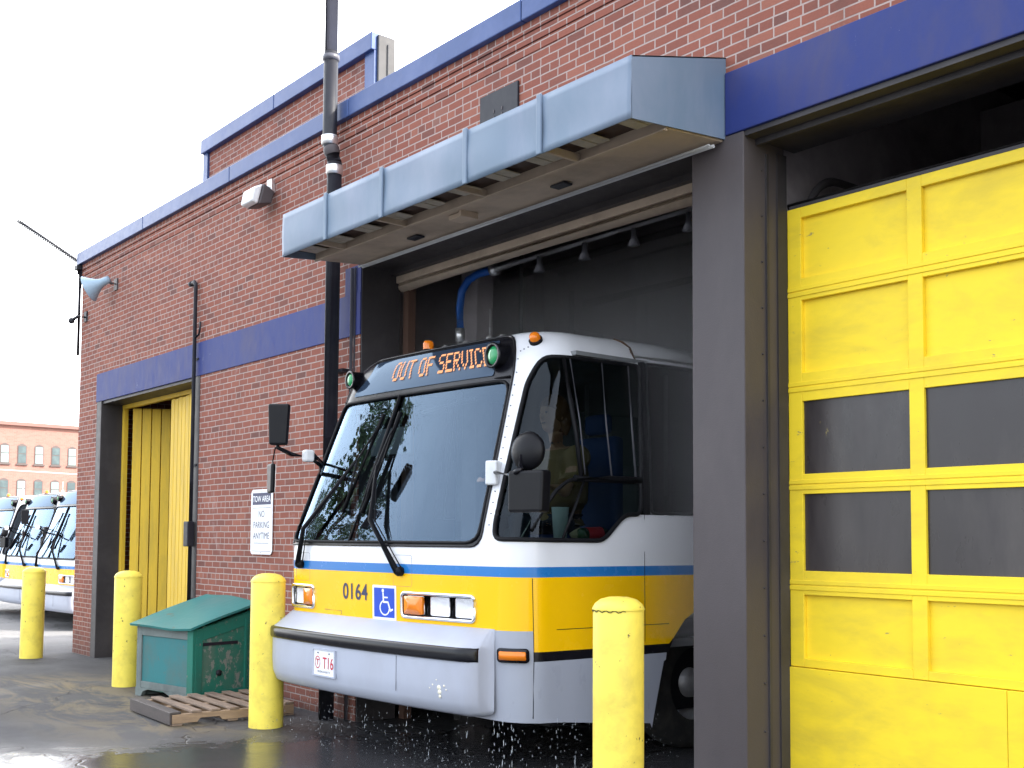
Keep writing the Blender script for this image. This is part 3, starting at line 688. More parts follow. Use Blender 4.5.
o = empty('roof_antenna', (-16.0,-.03,5.5), 'slim antenna boom slanting out from the roof corner against the sky', 'antenna')
a = MB(); P0 = Vector((-15.98,-.04,5.47)); P1 = Vector((-17.38,-.5,6.29)); d_ = P1-P0
a.tube([P0, P1], .012, 6)
xx, yy = frame_axes(d_)
n_ = 34; hel = []
for i in range(n_*6+1):
    t = i/(n_*6); hel.append(P0+d_*t+(xx*math.cos(2*PI*i/6)+yy*math.sin(2*PI*i/6))*.026)
a.tube(hel, .008, 5); part(o, a, 'antenna_boom', M['pipe'])
a = MB(); a.box(-16.03,-15.9,-.10,.02,5.36,5.42); a.tube([(-15.97,-.05,5.30),(-15.97,-.05,5.48)], .025, 8); part(o, a, 'antenna_mount', M['pipe'])

o = empty('vent_plate', (-6.54,-.01,4.85), 'dark square plate fixed to the brick just above the canopy', 'vent plate')
a = MB(); a.box(-6.77,-6.31,-.02,-.0015,4.68,5.03); part(o, a, 'plate', M['pipe'], bevel=.004)
a = MB()
for x in (-6.6,-6.5): a.box(x,x+.012,-.024,-.02,4.80,4.84); a.box(x,x+.012,-.024,-.02,4.86,4.885)
part(o, a, 'plate_mark', M['steel'])

# lettering from the built-in outline font, turned into mesh
def text_pts(body, size, sx=1.0, align='CENTER', space=1.0, bold=0.0):
    cu = bpy.data.curves.new('t', 'FONT'); cu.body = body; cu.size = size; cu.align_x = align; cu.space_character = space; cu.offset = bold
    ob = bpy.data.objects.new('t', cu); COL.objects.link(ob)
    bpy.context.view_layer.update()
    me = bpy.data.meshes.new_from_object(ob.evaluated_get(bpy.context.evaluated_depsgraph_get()))
    vs = [(v.co.x*sx, v.co.y) for v in me.vertices]; fs = [tuple(p.vertices) for p in me.polygons]
    bpy.data.objects.remove(ob); bpy.data.curves.remove(cu); bpy.data.meshes.remove(me)
    return vs, fs
def add_text(mb, body, size, fn, **k):
    vs, fs = text_pts(body, size, **k)
    bv = [mb.bm.verts.new(fn(x, y)) for x, y in vs]
    for f in fs:
        try: q = mb.bm.faces.new([bv[i] for i in f]); q.material_index = mb.mi
        except ValueError: pass

# ---- no-parking sign
SX0, SX1, SZ0, SZ1 = -10.555, -10.09, 1.435, 2.09
o = empty('parking_sign', (SX0, 0, SZ0), 'white TOW AREA NO PARKING ANYTIME sign on the brick wall', 'sign')
def rrect(x0, x1, z0, z1, r, n=5):
    pts = []
    for (cx, cz, a0) in ((x1-r,z1-r,0),(x0+r,z1-r,PI/2),(x0+r,z0+r,PI),(x1-r,z0+r,1.5*PI)):
        for i in range(n+1): t = a0+PI/2*i/n; pts.append((cx+r*math.cos(t), cz+r*math.sin(t)))
    return pts
a = MB(); a.prism(rrect(SX0,SX1,SZ0,SZ1,.045), 1, -.016, -.010); a.box(SX0+.15,SX1-.15,-.010,-.0,SZ0+.1,SZ0+.5); part(o, a, 'sign_plate', M['flat_white'])
a = MB()
a.box(SX0+.035, SX1-.035, -.0175, -.0162, SZ1-.155, SZ1-.035); part(o, a, 'heading_panel', M['navyink']); a = MB()
for z in (SZ1-.185, SZ0+.035): a.box(SX0+.035, SX1-.035, -.0175, -.0162, z-.004, z)
cxs = (SX0+SX1)/2
for (tx, z, sz) in (('NO', SZ1-.28, .095), ('PARKING', SZ1-.39, .095), ('ANYTIME', SZ1-.50, .095)):
    add_text(a, tx, sz, lambda x, y, z=z: (cxs+x, -.0172, z+y), sx=.88)
for i in range(22): a.box(SX0+.07+i*.015, SX0+.078+i*.015, -.0175, -.0162, SZ1-.545, SZ1-.538)
part(o, a, 'sign_lettering', M['navyink'])
a = MB(); add_text(a, 'TOW AREA', .085, lambda x, y: (cxs+x, -.0185, SZ1-.125+y), sx=.86, bold=.001); part(o, a, 'sign_heading', M['flat_white'])
a = MB()
for z in (SZ1-.02, SZ0+.02): a.ball((cxs,-.017,z), .008, sub=1)
part(o, a, 'sign_bolt', M['alu'])

# ------------------------------------------------------------------ bollards
def bollard(x, y, h, r, label, tilt=(0,0), dome=.52):
    o = empty('bollard', (x,y,0), label, 'bollard', 'yellow steel bollards in front of the doorways')
    o.rotation_euler = (math.radians(tilt[0]), math.radians(tilt[1]), random.uniform(0,6))
    a = MB(); hs = h - r*dome
    a.lathe([(r+.0,-.12),(r,.0),(r*.995,.3),(r,.7),(r,hs-.006),(r-.002,hs)], n=40)
    a.build('post', M['bollard'], o)
    a = MB(); a.lathe([(r+.004,hs-.0),(r+.005,hs+.006),(r*.93,hs+r*dome*.45),(r*.72,hs+r*dome*.78),(r*.4,hs+r*dome*.95),(0,hs+r*dome)], n=40)
    a.build('cap', M['bollard'], o)
    return o
bollard(-12.06,-.70,1.24,.145,'yellow bollard between the plank doorway and the green bin')
bollard(-8.76,-.73,1.30,.145,'yellow bollard beside the pallet at the left of the bus bumper')
bollard(-15.56,-.66,1.20,.145,'chipped yellow bollard off the left brick corner, in front of the parked buses', (0,-1))
b4 = bollard(-4.50,-.76,1.285,.143,'nearest yellow bollard in front of the grey pillar, cracked round its cap')
b4.rotation_euler = (0,0,0)
a = MB()
pts = []
for i in range(25):
    t = -2.75+i*.055*1.7; pts.append((.1455*math.cos(t), .1455*math.sin(t), 1.206+.006*math.sin(i*1.7)+(.012 if i<5 else 0)))
a.tube(pts, .0025, 5); a.build('crack', M['black'], b4)

# ------------------------------------------------------------------ green bin and pallet
bn = empty('wooden_bin', (-11.3,-.87,0), 'weathered green wooden bin with sloping lid against the brick wall', 'bin', rz=math.atan2(.17,.97))
W_, D_ = .985, .78
a = MB()  # body shell
for (x0,x1,y0,y1,zl) in ((.0,.05,0,D_,None),(W_-.05,W_,0,D_,None)):
    a.prism([(y0,.03),(y1,.03),(y1,.90),(y0,.70)], 0, x0+.006, x1-.006)
a.box(.03,W_-.03,.012,.03,.10,.70); a.box(.03,W_-.03,D_-.03,D_-.01,.05,.88); a.box(.03,W_-.03,.03,D_-.03,.06,.08)
a.build('bin_body', M['green'], bn)
a = MB(); a.box(.085,W_-.085,.000,.010,.15,.61); a.build('front_panel', M['greenpanel'], bn, bevel=.003)
a = MB(); a.box(.0,.085,-.015,.012,.03,.71); a.box(.085,W_-.085,-.015,.012,.61,.70)
a.box(.085,W_-.085,-.012,.012,.085,.15); a.build('front_frame', M['greytrim'], bn, bevel=.004)
a = MB(); a.box(W_-.085,W_+.012,-.018,.012,.03,.71); a.box(W_,W_+.016,.012,.09,.03,.72); a.box(W_,W_+.016,D_-.12,D_-.02,.03,.89)
a.prism([(.09,.60),(.09,.72),(D_-.12,.86),(D_-.12,.74)], 0, W_, W_+.014)
a.box(W_,W_+.013,.09,D_-.12,.03,.11); a.box(W_,W_+.022,D_-.20,D_-.17,.06,.80)
a.build('side_frame', M['green'], bn, bevel=.004)
a = MB(); a.box(W_-.002,W_+.006,.09,D_-.12,.11,.74); a.build('side_door', paint('scuffed_green', (.02,.16,.11), .6, (.13,.15,.12), .8, 2.5, bstr=.4, chips=(.20,.22,.19), chipamt=.06, streak=(1,1,.6)), bn, bevel=.002)
a = MB(); a.lathe([(0,0),(.03,0),(.03,.015),(0,.02)], (W_+.008,.28,.28), (1,0,0)); a.box(W_+.006,W_+.012,.10,.5,.55,.58); a.build('latch', M['pipe'], bn)
a = MB(); a.prism([(0.0,.0),(.10,.0),(.14,.05),(.22,.075),(.50,.08),(.60,.05),(.66,.0),(W_,.0),(W_,.085),(0,.085)], 1, -.02, .02); 
a.box(0.0,.06,.02,D_,.0,.06); a.box(W_-.06,W_,.02,D_,.0,.03)
a.build('skid', M['greytrim'], bn)
a = MB()
nx_, ny_ = 12, 10; lv = []
for i in range(nx_+1):
    r_ = []
    for j in range(ny_+1):
        x = -.045+(W_+.10)*i/nx_; y = -.075+(D_+.12)*j/ny_
        z = .735+.232*(y+.05)/D_ - .012*math.sin(PI*i/nx_)*(1-j/ny_) + .006*math.sin(x*7+y*5)
        r_.append(a.bm.verts.new((x,y,z)))
    lv.append(r_)
for i in range(nx_):
    for j in range(ny_): a.bm.faces.new((lv[i][j],lv[i+1][j],lv[i+1][j+1],lv[i][j+1]))
ld = a.build('lid', M['greenlid'], bn); md = ld.modifiers.new('s','SOLIDIFY'); md.thickness=.022; md.offset=-1
a = MB(); a.box(-.02,W_+.04,D_+.0,D_+.035,.93,.965); a.build('lid_batten', M['green'], bn)

pal = empty('wooden_pallet', (-10.27,-1.31,0), 'grey wooden pallet lying on the asphalt in front of the green bin', 'pallet', rz=math.radians(-3))
Wp, Dp = 1.05, 1.12
for k in range(7):
    a = MB(); y = k*(Dp-.09)/6
    a.box(0,Wp,y,y+.09+random.uniform(-.008,.004),.100,.120, Matrix.Rotation(random.uniform(-.008,.008),4,'Z')); a.build('deck_board', M['darkwood'] if k in (0,) else M['wood'], pal, bevel=.003)
for x in (0.0,(Wp-.05)/2,Wp-.05):
    a = MB()
    if x < Wp-.1: a.box(x,x+.05,0,Dp,.022,.098)
    else: a.prism([(0,.022),(.22,.022),(.25,.055),(.42,.055),(.45,.022),(.68,.022),(.71,.055),(.88,.055),(.91,.022),(Dp,.022),(Dp,.098),(0,.098)], 0, x, x+.05)
    a.build('stringer', M['palewood'], pal, bevel=.003)
a = MB(); a.box(0,Wp,-.022,-.002,.012,.118); a.build('lead_board', M['darkwood'], pal, bevel=.004)
for y in (0,.5,Dp-.09):
    a = MB(); a.box(0,Wp,y,y+.09,.002,.020); a.build('base_board', M['wood'], pal, bevel=.003)

# ------------------------------------------------------------------ THE BUS : a parametric skin S(a, b)
# a = distance round the plan from the nose centre (+ to the driver's side), b = height along the skin
FLn, R0 = 1.175, .28
ALn = R0*PI/2
def pw(x, pts):
    if x <= pts[0][0]: return pts[0][1]
    for (x0,y0),(x1,y1) in zip(pts, pts[1:]):
        if x <= x1: return y0+(y1-y0)*(x-x0)/(x1-x0)
    return pts[-1][1]
LBUS = 11.4
def S(a, b):
    sg = 1 if a >= 0 else -1; A = abs(a)
    z = b; ins = pw(b, [(.3,.03),(.8,0),(1.6,0),(2.75,.16)]); fo = pw(b, [(.3,.16),(.85,.13),(1.45,.115),(1.58,.12),(1.7,.155),(2.8,.53),(3.2,.66)])
    if b > 2.75:
        ph = min(1, (b-2.75)/.45)*PI/2; z = 2.75+.40*math.sin(ph); ins += .33*(1-math.cos(ph)); fo += .12*(1-math.cos(ph))
    hw = (1.455 if sg > 0 else 1.55)-ins
    k_ = hw-R0
    if A <= FLn:
        u = A/FLn*k_; v = .05*(u/1.2)**2+fo+.06*u*sg
    elif A <= FLn+ALn:
        t = (A-FLn)/R0; u = k_+R0*math.sin(t); v = fo+.06*k_*sg+.05*(k_/1.2)**2+R0*(1-math.cos(t))
    else:
        s = A-FLn-ALn
        u = hw+(min(s,1.6)*.045 if sg > 0 else 0); vf = fo+.05+.07*sg
        v = R0+s+vf*max(0, 1-s/1.6)
    return Vector((sg*u, v, z))
def SN(a, b):
    e = .004
    da = S(a+e,b)-S(a-e,b); db = S(a,b+e)-S(a,b-e)
    n = da.cross(db); n.normalize(); return n
def SO(a, b, d=0.0):
    p = S(a,b)
    return p+SN(a,b)*d if d else p

def pip(x, y, poly):
    c = False; n = len(poly); j = n-1
    for i in range(n):
        xi, yi = poly[i]; xj, yj = poly[j]
        if (yi > y) != (yj > y) and x < (xj-xi)*(y-yi)/(yj-yi)+xi: c = not c
        j = i
    return c
def subdiv(poly, step):
    out = []
    for i in range(len(poly)):
        a, b = Vector(poly[i]), Vector(poly[(i+1) % len(poly)])
        k = max(1, int((b-a).length/step))
        for t in range(k): out.append(tuple(a.lerp(b, t/k)))
    return out
def cdt(outer, holes, av, bv, step=.06, blines=()):
    verts = []; edges = []
    def loop(p, st):
        p = subdiv(p, st); s = len(verts); verts.extend([Vector(q) for q in p])
        for i in range(len(p)): edges.append((s+i, s+(i+1) % len(p)))
        return p
    outer2 = loop(outer, step)
    hs = [loop(h, step) for h in holes]
    for bl_ in blines:
        (a0_, a1_, bb) = bl_
        s = len(verts); verts.extend([Vector((a0_, bb)), Vector((a1_, bb))]); edges.append((s, s+1))
    for x in av:
        for y in bv:
            if pip(x, y, outer2) and not any(pip(x, y, h) for h in hs): verts.append(Vector((x, y)))
    V, E, F_, _, _, _ = delaunay_2d_cdt(verts, edges, [], 0, 1e-5)
    keep = []
    for f in F_:
        cx_ = sum(V[i].x for i in f)/len(f); cy_ = sum(V[i].y for i in f)/len(f)
        if pip(cx_, cy_, outer2) and not any(pip(cx_, cy_, h) for h in hs): keep.append((f, cx_, cy_))
    return V, keep
def frange(a, b, s):
    n = max(1, int(round((b-a)/s))); return [a+(b-a)*i/n for i in range(n+1)]
def patch(outer, d=0.0, holes=(), step=.07, mi=0, mb=None, fn=None):
    mb = mb or MB()
    xs = [p[0] for p in outer]; ys = [p[1] for p in outer]
    V, keep = cdt(outer, list(holes), frange(min(xs), max(xs), step)[1:-1], frange(min(ys), max(ys), step)[1:-1], step)
    bv = {}
    for f, _, _ in keep:
        q = []
        for i in f:
            if i not in bv: bv[i] = mb.bm.verts.new(SO(V[i].x, V[i].y, d))
            q.append(bv[i])
        try: fc = mb.bm.faces.new(q); fc.smooth = True; fc.material_index = mi
        except ValueError: pass
    return mb
def rr(a0, a1, b0, b1, r, n=5): return rrect(a0, a1, b0, b1, r, n)
def smooth_poly(poly, r, n=4):
    out = []
    m = len(poly)
    for i in range(m):
        p = Vector(poly[i]); a = Vector(poly[i-1]); b = Vector(poly[(i+1) % m])
        da = a-p; db = b-p; ra = min(r, da.length*.45); rb = min(r, db.length*.45)
        s = p+da.normalized()*ra; e = p+db.normalized()*rb
        for k in range(n+1):
            t = k/n; out.append(tuple(s*(1-t)**2+p*2*t*(1-t)+e*t*t))
    return out
def gasket(mb, poly, d=.006, r=.016, n=8, step=.06, closed=True):
    pts = subdiv(poly, step) if closed else poly
    return mb.tube([SO(p[0], p[1], d) for p in pts], r, n, closed=closed)

BO = (-7.175, -.72, 0)
bus = empty('city_bus', BO, 'white and yellow bus numbered 0164 showing OUT OF SERVICE, nosing out of the bay', 'bus')

# outlines in (a, b)
WS = smooth_poly([(-1.30,1.575),(1.045,1.575),(1.075,2.755),(-1.30,2.755)], .12)
BLK = smooth_poly([(-1.375,1.55),(1.07,1.55),(1.085,2.2),(1.10,3.10),(-1.36,3.10)], .10)
SG = smooth_poly([(-1.13,2.79),(.86,2.79),(.90,3.045),(-1.10,3.045)], .02)
DW = smooth_poly([(1.185,1.72),(1.20,1.60),(2.17,1.595),(2.36,1.75),(2.44,1.785),(2.60,1.785),(2.60,2.865),(1.35,2.865),(1.26,2.74)], .07)
RW = smooth_poly([(2.70,1.785),(12.3,1.785),(12.3,2.90),(2.70,2.90)], .02)
LD = smooth_poly([(-1.62,.55),(-2.95,.55),(-2.95,2.80),(-1.62,2.80)][::-1], .06)     # entry door on the kerb side
LW = smooth_poly([(-3.1,1.785),(-12.3,1.785),(-12.3,2.90),(-3.1,2.90)][::-1], .02)
def arch(c, sgn, rad=.62, bot=.24):
    pts = [(c-sgn*(rad+.10), bot), (c-sgn*(rad-.02), .72)]
    for i in range(9):
        t = PI*(.88-.76*i/8); pts.append((c+sgn*rad*math.cos(t), .50+rad*math.sin(t)))
    pts += [(c+sgn*(rad-.02), .72), (c+sgn*(rad+.08), bot)]
    return pts
HL1 = rr(.245,1.02,1.030,1.205,.035); HL2 = rr(-1.16,-.905,1.040,1.215,.03); HL2 = rr(-1.30,-.905,1.035,1.210,.03)
A_end = FLn+ALn+LBUS-R0
bot = []
def bott(a): A = abs(a); return pw(A, [(0,.40),(1.4,.37),(1.7,.36),(2.8,.27),(3.2,.27),(A_end,.30)])
outer = [(-A_end, 3.199)]
for a_ in frange(-A_end, A_end, .12): outer.append((a_, bott(a_)))
outer.append((A_end, 3.199))
# arches cut the outline: rebuild bottom edge with them
archR = arch(3.47, 1); archRR = arch(9.6, 1); archL = arch(-3.47, 1); archLL = arch(-9.6, 1)
outer = [(-A_end, 3.199)]
marks = [(-9.6, archLL), (-3.47, archL), (3.47, archR), (9.6, archRR)]
cur = -A_end
for c_, ar in marks:
    for a_ in frange(cur, ar[0][0]-.02, .12): outer.append((a_, bott(a_)))
    outer += ar; cur = ar[-1][0]+.02
for a_ in frange(cur, A_end, .12): outer.append((a_, bott(a_)))
outer.append((A_end, 3.199))
holes = [WS, DW, RW, LW, LD, HL1, HL2]
av = frange(-1.62, 1.62, .045)+frange(1.7, 3.3, .16)+frange(-3.3,-1.7,.16)+frange(3.5, A_end-.05, .6)+frange(-A_end+.05,-3.5,.6)
bv_ = [.5,.62,.78,.845,.985,1.1,1.2,1.345,1.415,1.5,1.6,1.7]+frange(1.8,2.7,.1)+frange(2.75,3.17,.035)
SEAM = 1.485
bl_ = [(-A_end+.001,A_end-.001,1.345),(-A_end+.001,A_end-.001,1.415),(-SEAM,SEAM,.985),(SEAM,2.93,.845),(4.02,9.0,.845),(10.2,A_end-.001,.845),(-9.0,-4.02,.845),(-2.93,-SEAM,.845),(SEAM,2.9,.78),(4.05,9.0,.78),(-2.9,-SEAM,.78),(-9,-4.05,.78),(10.2,A_end-.001,.78),(-A_end+.001,-10.2,.78),(-A_end+.001,-10.2,.845)]
verts = []; edges = []
def add_loop(p, st=.06):
    p = subdiv(p, st); s = len(verts); verts.extend([Vector(q) for q in p])
    for i in range(len(p)): edges.append((s+i, s+(i+1) % len(p)))
    return p
O2 = add_loop(outer, .15); H2 = [add_loop(h) for h in holes]; add_loop(BLK)
PB = add_loop(smooth_poly([(2.60,1.785),(2.699,1.785),(2.699,2.90),(2.60,2.90)], .002), .2)
for (x0_, x1_, bb) in bl_:
    s = len(verts); verts.extend([Vector((x0_,bb)), Vector((x1_,bb))]); edges.append((s,s+1))
for (xx_) in (SEAM, -SEAM):
    s = len(verts); verts.extend([Vector((xx_,.42)), Vector((xx_,1.345))]); edges.append((s,s+1))
for x_ in av:
    for y_ in bv_:
        if pip(x_, y_, O2) and not any(pip(x_, y_, h) for h in H2): verts.append(Vector((x_, y_)))
V, E_, F_, _, _, _ = delaunay_2d_cdt(verts, edges, [], 0, 1e-4)
mb = MB(); bvm = {}
for f in F_:
    cx_ = sum(V[i].x for i in f)/len(f); cy_ = sum(V[i].y for i in f)/len(f)
    if not pip(cx_, cy_, O2) or any(pip(cx_, cy_, h) for h in H2): continue
    q = []
    for i in f:
        if i not in bvm: bvm[i] = mb.bm.verts.new(S(V[i].x, V[i].y))
        q.append(bvm[i])
    A = abs(cx_)
    if pip(cx_, cy_, BLK): mi = 4
    elif 2.59 < A < 12.35 and 1.785 < cy_ < 2.90 and cx_ > 0: mi = 4
    elif cx_ < 0 and A > 2.93 and 1.785 < cy_ < 2.90: mi = 4
    elif cy_ > 1.415: mi = 0
    elif cy_ > 1.345: mi = 1
    elif A < SEAM: mi = 2 if cy_ > .985 else 3
    else: mi = 2 if cy_ > .845 else (4 if cy_ > .78 else 3)
    try: fc = mb.bm.faces.new(q); fc.smooth = True; fc.material_index = mi
    except ValueError: pass
# roof skin: from the rim towards the spine
rim = frange(-A_end, -1.7, .4)+frange(-1.6, 1.6, .08)+frange(1.7, A_end, .4)
K = 6; rows = []
for a_ in rim:
    p = S(a_, 3.199); sp_ = Vector((-.04, max(1.6, p.y), 3.20)); row = []
    for k in range(K+1):
        t = k/K; q = p.lerp(sp_, t); q.z = p.z+(3.20-p.z)*math.sin(t*PI/2)
        row.append(mb.bm.verts.new(q))
    rows.append(row)
for r0_, r1_ in zip(rows, rows[1:]):
    for k in range(K):
        fc = mb.bm.faces.new((r0_[k], r1_[k], r1_[k+1], r0_[k+1])); fc.smooth = True; fc.material_index = 0
bmesh.ops.remove_doubles(mb.bm, verts=mb.bm.verts, dist=.0005)
body = mb.build('bus_body', [M['bus_white'], M['bus_blue'], M['bus_yellow'], M['bus_grey'], M['blackgloss']], bus)
# rear closure, floor
mb = MB(); mb.box(-1.5,1.5,LBUS+.05,LBUS+.08,.35,3.08); mb.build('rear_panel', M['bus_white'], bus)
mb = MB(); mb.box(-1.44,1.40,1.35,LBUS,.80,.86); mb.box(-1.38,1.34,.55,1.35,.80,.86); mb.build('floor', M['businside'], bus)
mb = MB(); mb.box(-1.30,1.26,.7,LBUS-.2,.30,.78); mb.build('underframe', M['black'], bus)
mb = MB(); mb.box(-1.36,1.3,.9,LBUS-.1,2.93,2.96); mb.build('ceiling_liner', M['businside'], bus)

# glazing
mb = patch(WS, -.010, step=.09); wsg = mb.build('windshield', M['windshield'], bus)
mb = MB(); gasket(mb, WS, .004, .012); mb.build('windshield_gasket', M['black'], wsg)
mb = MB(); mb.tube([SO(-.415,1.575,.004),SO(-.395,2.1,.004),SO(-.365,2.755,.004)], .015, 8); mb.build('divider_bar', M['black'], wsg)
mb = patch(SG, .006, step=.12); sgp = mb.build('destination_sign', M['signglass'], bus)
mb = MB(); gasket(mb, smooth_poly([(-1.36,2.772),(1.075,2.772)], .01, 1), .006, .010, 6, closed=False); mb.build('sign_seal', M['black'], sgp)
mb = MB(); gasket(mb, BLK, .004, .010, 6); mb.build('front_trim', M['blackgloss'], bus)

# dot matrix characters 5 x 7
DM = {'O':['01110','10001','10001','10001','10001','10001','01110'],'U':['10001','10001','10001','10001','10001','10001','01110'],
'T':['11111','00100','00100','00100','00100','00100','00100'],'F':['11111','10000','10000','11110','10000','10000','10000'],
'S':['01111','10000','10000','01110','00001','00001','11110'],'E':['11111','10000','10000','11110','10000','10000','11111'],
'R':['11110','10001','10001','11110','10100','10010','10001'],'V':['10001','10001','10001','10001','10001','01010','00100'],
'I':['111','010','010','010','010','010','111'],'C':['01110','10001','10000','10000','10000','10001','01110'],' ':['000']*7}
mb = MB(); ca, pt, pr = -.60, .0186, .0208
for ch in 'OUT OF SERVICE':
    g_ = DM[ch]; wch = len(g_[0])
    for r_ in range(7):
        for c_ in range(wch):
            if g_[r_][c_] == '1':
                bx_ = 2.985-r_*pr; ax_ = ca+c_*pt-.55*(bx_-2.92)
                q = [SO(ax_+dx*pt*.47, bx_+dy*pr*.44, .009) for dx, dy in ((-1,-.6),(-.6,-1),(.6,-1),(1,-.6),(1,.6),(.6,1),(-.6,1),(-1,.6))]
                mb.face(q)
    if ch == ' ':
        mb.build('sign_word', M['led'], sgp); mb = MB()
    ca += (wch+1)*pt if ch != ' ' else .055
mb.build('sign_word', M['led'], sgp)

# side glazing of the driver's cab
mb = patch(DW, -.008, step=.10); dwg = mb.build('driver_window', M['sideglass'], bus)
mb = MB(); gasket(mb, DW, .006, .016); mb.build('window_gasket', M['black'], dwg)
mb = MB()
mb.tube([SO(1.50,2.87,.004),SO(1.60,2.6,.004),SO(1.72,2.35,.004),SO(1.86,2.03,.004)], .017, 8)                        # front edge of slider
mb.tube([SO(1.78,2.03,.006),SO(2.2,2.035,.006),SO(2.60,2.035,.006)], .026, 8)                  # belt rail
mb.build('slider_frame', M['black'], dwg)
mb = MB(); mb.tube([SO(1.545,2.87,.012),SO(1.73,2.45,.012),SO(1.89,2.06,.012)], .006, 6); mb.tube([SO(1.96,2.87,.010),SO(2.10,2.45,.010),SO(2.22,2.06,.010)], .006, 6); mb.tube([SO(2.40,2.87,.010),SO(2.47,2.45,.010),SO(2.53,2.06,.010)], .008, 6)
mb.build('slider_edge', M['pipegrey'], dwg)
lo = smooth_poly([(1.56,1.62),(1.66,1.97),(1.76,2.01),(2.56,2.01)], .05)
mb = MB(); gasket(mb, smooth_poly([(1.44,1.61),(1.60,1.95),(1.72,2.02),(2.56,2.02)], .06)[4:-4], .008, .014, 6, closed=False); mb.tube([SO(1.90,2.02,.0),SO(1.82,1.80,.0),SO(1.74,1.61,.0)], .011, 6); mb.build('lower_sash', M['black'], dwg)
mb = MB(); mb.tube([SO(1.40,1.62,-.03),SO(1.50,1.86,-.03)], .008, 6); mb.build('sash_bar', M['alu'], dwg)
# passenger windows (driver's side and kerb side)
def window_run(a0, a1, sg, n):
    for i in range(n):
        x0 = a0+(a1-a0)*i/n+.03; x1 = a0+(a1-a0)*(i+1)/n-.03
        lo_, hi_ = (x0, x1) if sg > 0 else (-x1, -x0)
        pr_ = rr(lo_, hi_, 1.80, 2.885, .03, 3)
        m_ = patch(pr_, -.004, step=.3); gq = m_.build('side_window', M['rearglass'], bus)
        m_ = MB(); gasket(m_, pr_, .002, .012, 5, .3); m_.build('window_gasket', M['black'], gq)
window_run(2.70, 12.3, 1, 7); window_run(3.1, 12.3, -1, 7)
mb = MB(); mb.tube([SO(2.645,1.79,.004),SO(2.645,2.3,.004),SO(2.645,2.89,.004)], .014, 8); mb.tube([SO(2.70,1.79,.004),SO(2.70,2.3,.004),SO(2.70,2.89,.004)], .010, 8); mb.build('window_post', M['blackgloss'], bus)
mb = MB(); mb.tube([SO(a_,2.925,.006) for a_ in frange(2.56,12.4,.3)], .012, 6); mb.build('drip_rail', M['alu'], bus)
mb = patch(LD, -.03, step=.3); eg = mb.build('entry_door', M['rearglass'], bus)
mb = MB(); gasket(mb, LD, .0, .03); gasket(mb, [(-2.28,.56),(-2.28,2.79)], -.02, .025, closed=False); mb.build('door_frame', M['black'], eg)

# seams (real thin grooves are rendered as thin raised black beads at this scale)
mb = MB()
for pts in ([(SEAM,.40),(SEAM+.002,.8),(SEAM,1.34)], [(2.64,.30),(2.645,.9),(2.645,1.5),(2.645,1.785)], [(2.56,2.90),(2.53,2.98),(2.47,3.06),(2.40,3.15)]):
    mb.tube([SO(a_,b_,-.001) for a_,b_ in pts], .0035, 5)
mb.tube([SO(a_,.99,-.001) for a_ in frange(SEAM,2.93,.2)], .0030, 5)
mb.build('panel_seam', M['black'], bus)
mb = MB(); mb.tube([SO(2.56,2.90,.003),SO(2.53,2.96,.003),SO(2.545,3.0,.003),SO(2.47,3.06,.003),SO(2.38,3.12,.003)], [.006,.010,.007,.012,.006], 6); mb.build('roof_crack', paint('rusty_seal', (.08,.04,.02), .8, (.3,.2,.1), .5), bus)
mb = MB()
for k in range(16):
    b_ = 1.70+k*.078; mb.ball(SO(1.125+.006*k/16, b_, .002), .006, sub=1)
for k in range(5): mb.ball(SO(1.16+.04*k, 2.92+.01*k, .002), .006, sub=1)
mb.build('pillar_rivets', M['pipegrey'], bus)

# bumper: profile swept round the nose with rounded ends
prof = [(.000,.992),(.012,.990),(.13,.885),(.158,.868),(.168,.852),(.168,.780),(.168,.60),(.160,.50),(.130,.425),(.09,.400),(.0,.392)]
ba = frange(-1.60,-1.40,.02)+frange(-1.36,1.0,.06)+frange(1.02,1.205,.0125)
def bump_d(a_):
    e = (1.205-a_)/.16 if a_ > 0 else (a_+1.60)/.16
    e = max(0, min(1, e)); return math.sqrt(max(0, 1-(1-e)**2))
def BP(a_, d, b):
    k = bump_d(a_); nn = SN(a_, .9); nn.z = 0; nn.normalize()
    lo = .39+.0*abs(a_)
    bow = .03*(1-(a_/1.5)**2)
    if b < .55: b = b+(1-k)*.05
    return S(a_, .90)*1.0 + nn*((d+bow*(1 if d > .1 else 0))*k+.003) + Vector((0,0,b-.90))
mb = MB(); rows = []
for a_ in ba: rows.append([mb.bm.verts.new(BP(a_, d, b)) for d, b in prof])
for r0_, r1_ in zip(rows, rows[1:]):
    for k in range(len(prof)-1):
        fc = mb.bm.faces.new((r0_[k], r1_[k], r1_[k+1], r0_[k+1])); fc.smooth = True
for r_ in (rows[0], rows[-1]):
    mb.bm.faces.new(r_)
bp = mb.build('bumper', M['bumper'], bus); md = bp.modifiers.new('ws','EDGE_SPLIT') if False else None
mb = MB(); rows = []
for a_ in frange(-1.50,1.165,.05):
    rows.append([mb.bm.verts.new(BP(a_, d, b)) for d, b in ((.160,.868),(.180,.862),(.188,.845),(.188,.790),(.180,.776),(.160,.772))])
for r0_, r1_ in zip(rows, rows[1:]):
    for k in range(5):
        fc = mb.bm.faces.new((r0_[k], r1_[k], r1_[k+1], r0_[k+1])); fc.smooth = True
for r_ in (rows[0], rows[-1]): mb.bm.faces.new(r_)
mb.build('rub_strip', M['blackgloss'], bp)
mb = MB()
for a_ in (-1.34, .42):
    mb.tube([BP(a_, .169, b) for b in (.77,.7,.6,.52)], .0022, 4)
mb.build('bumper_seam', M['pipegrey'], bp)
mb = MB()
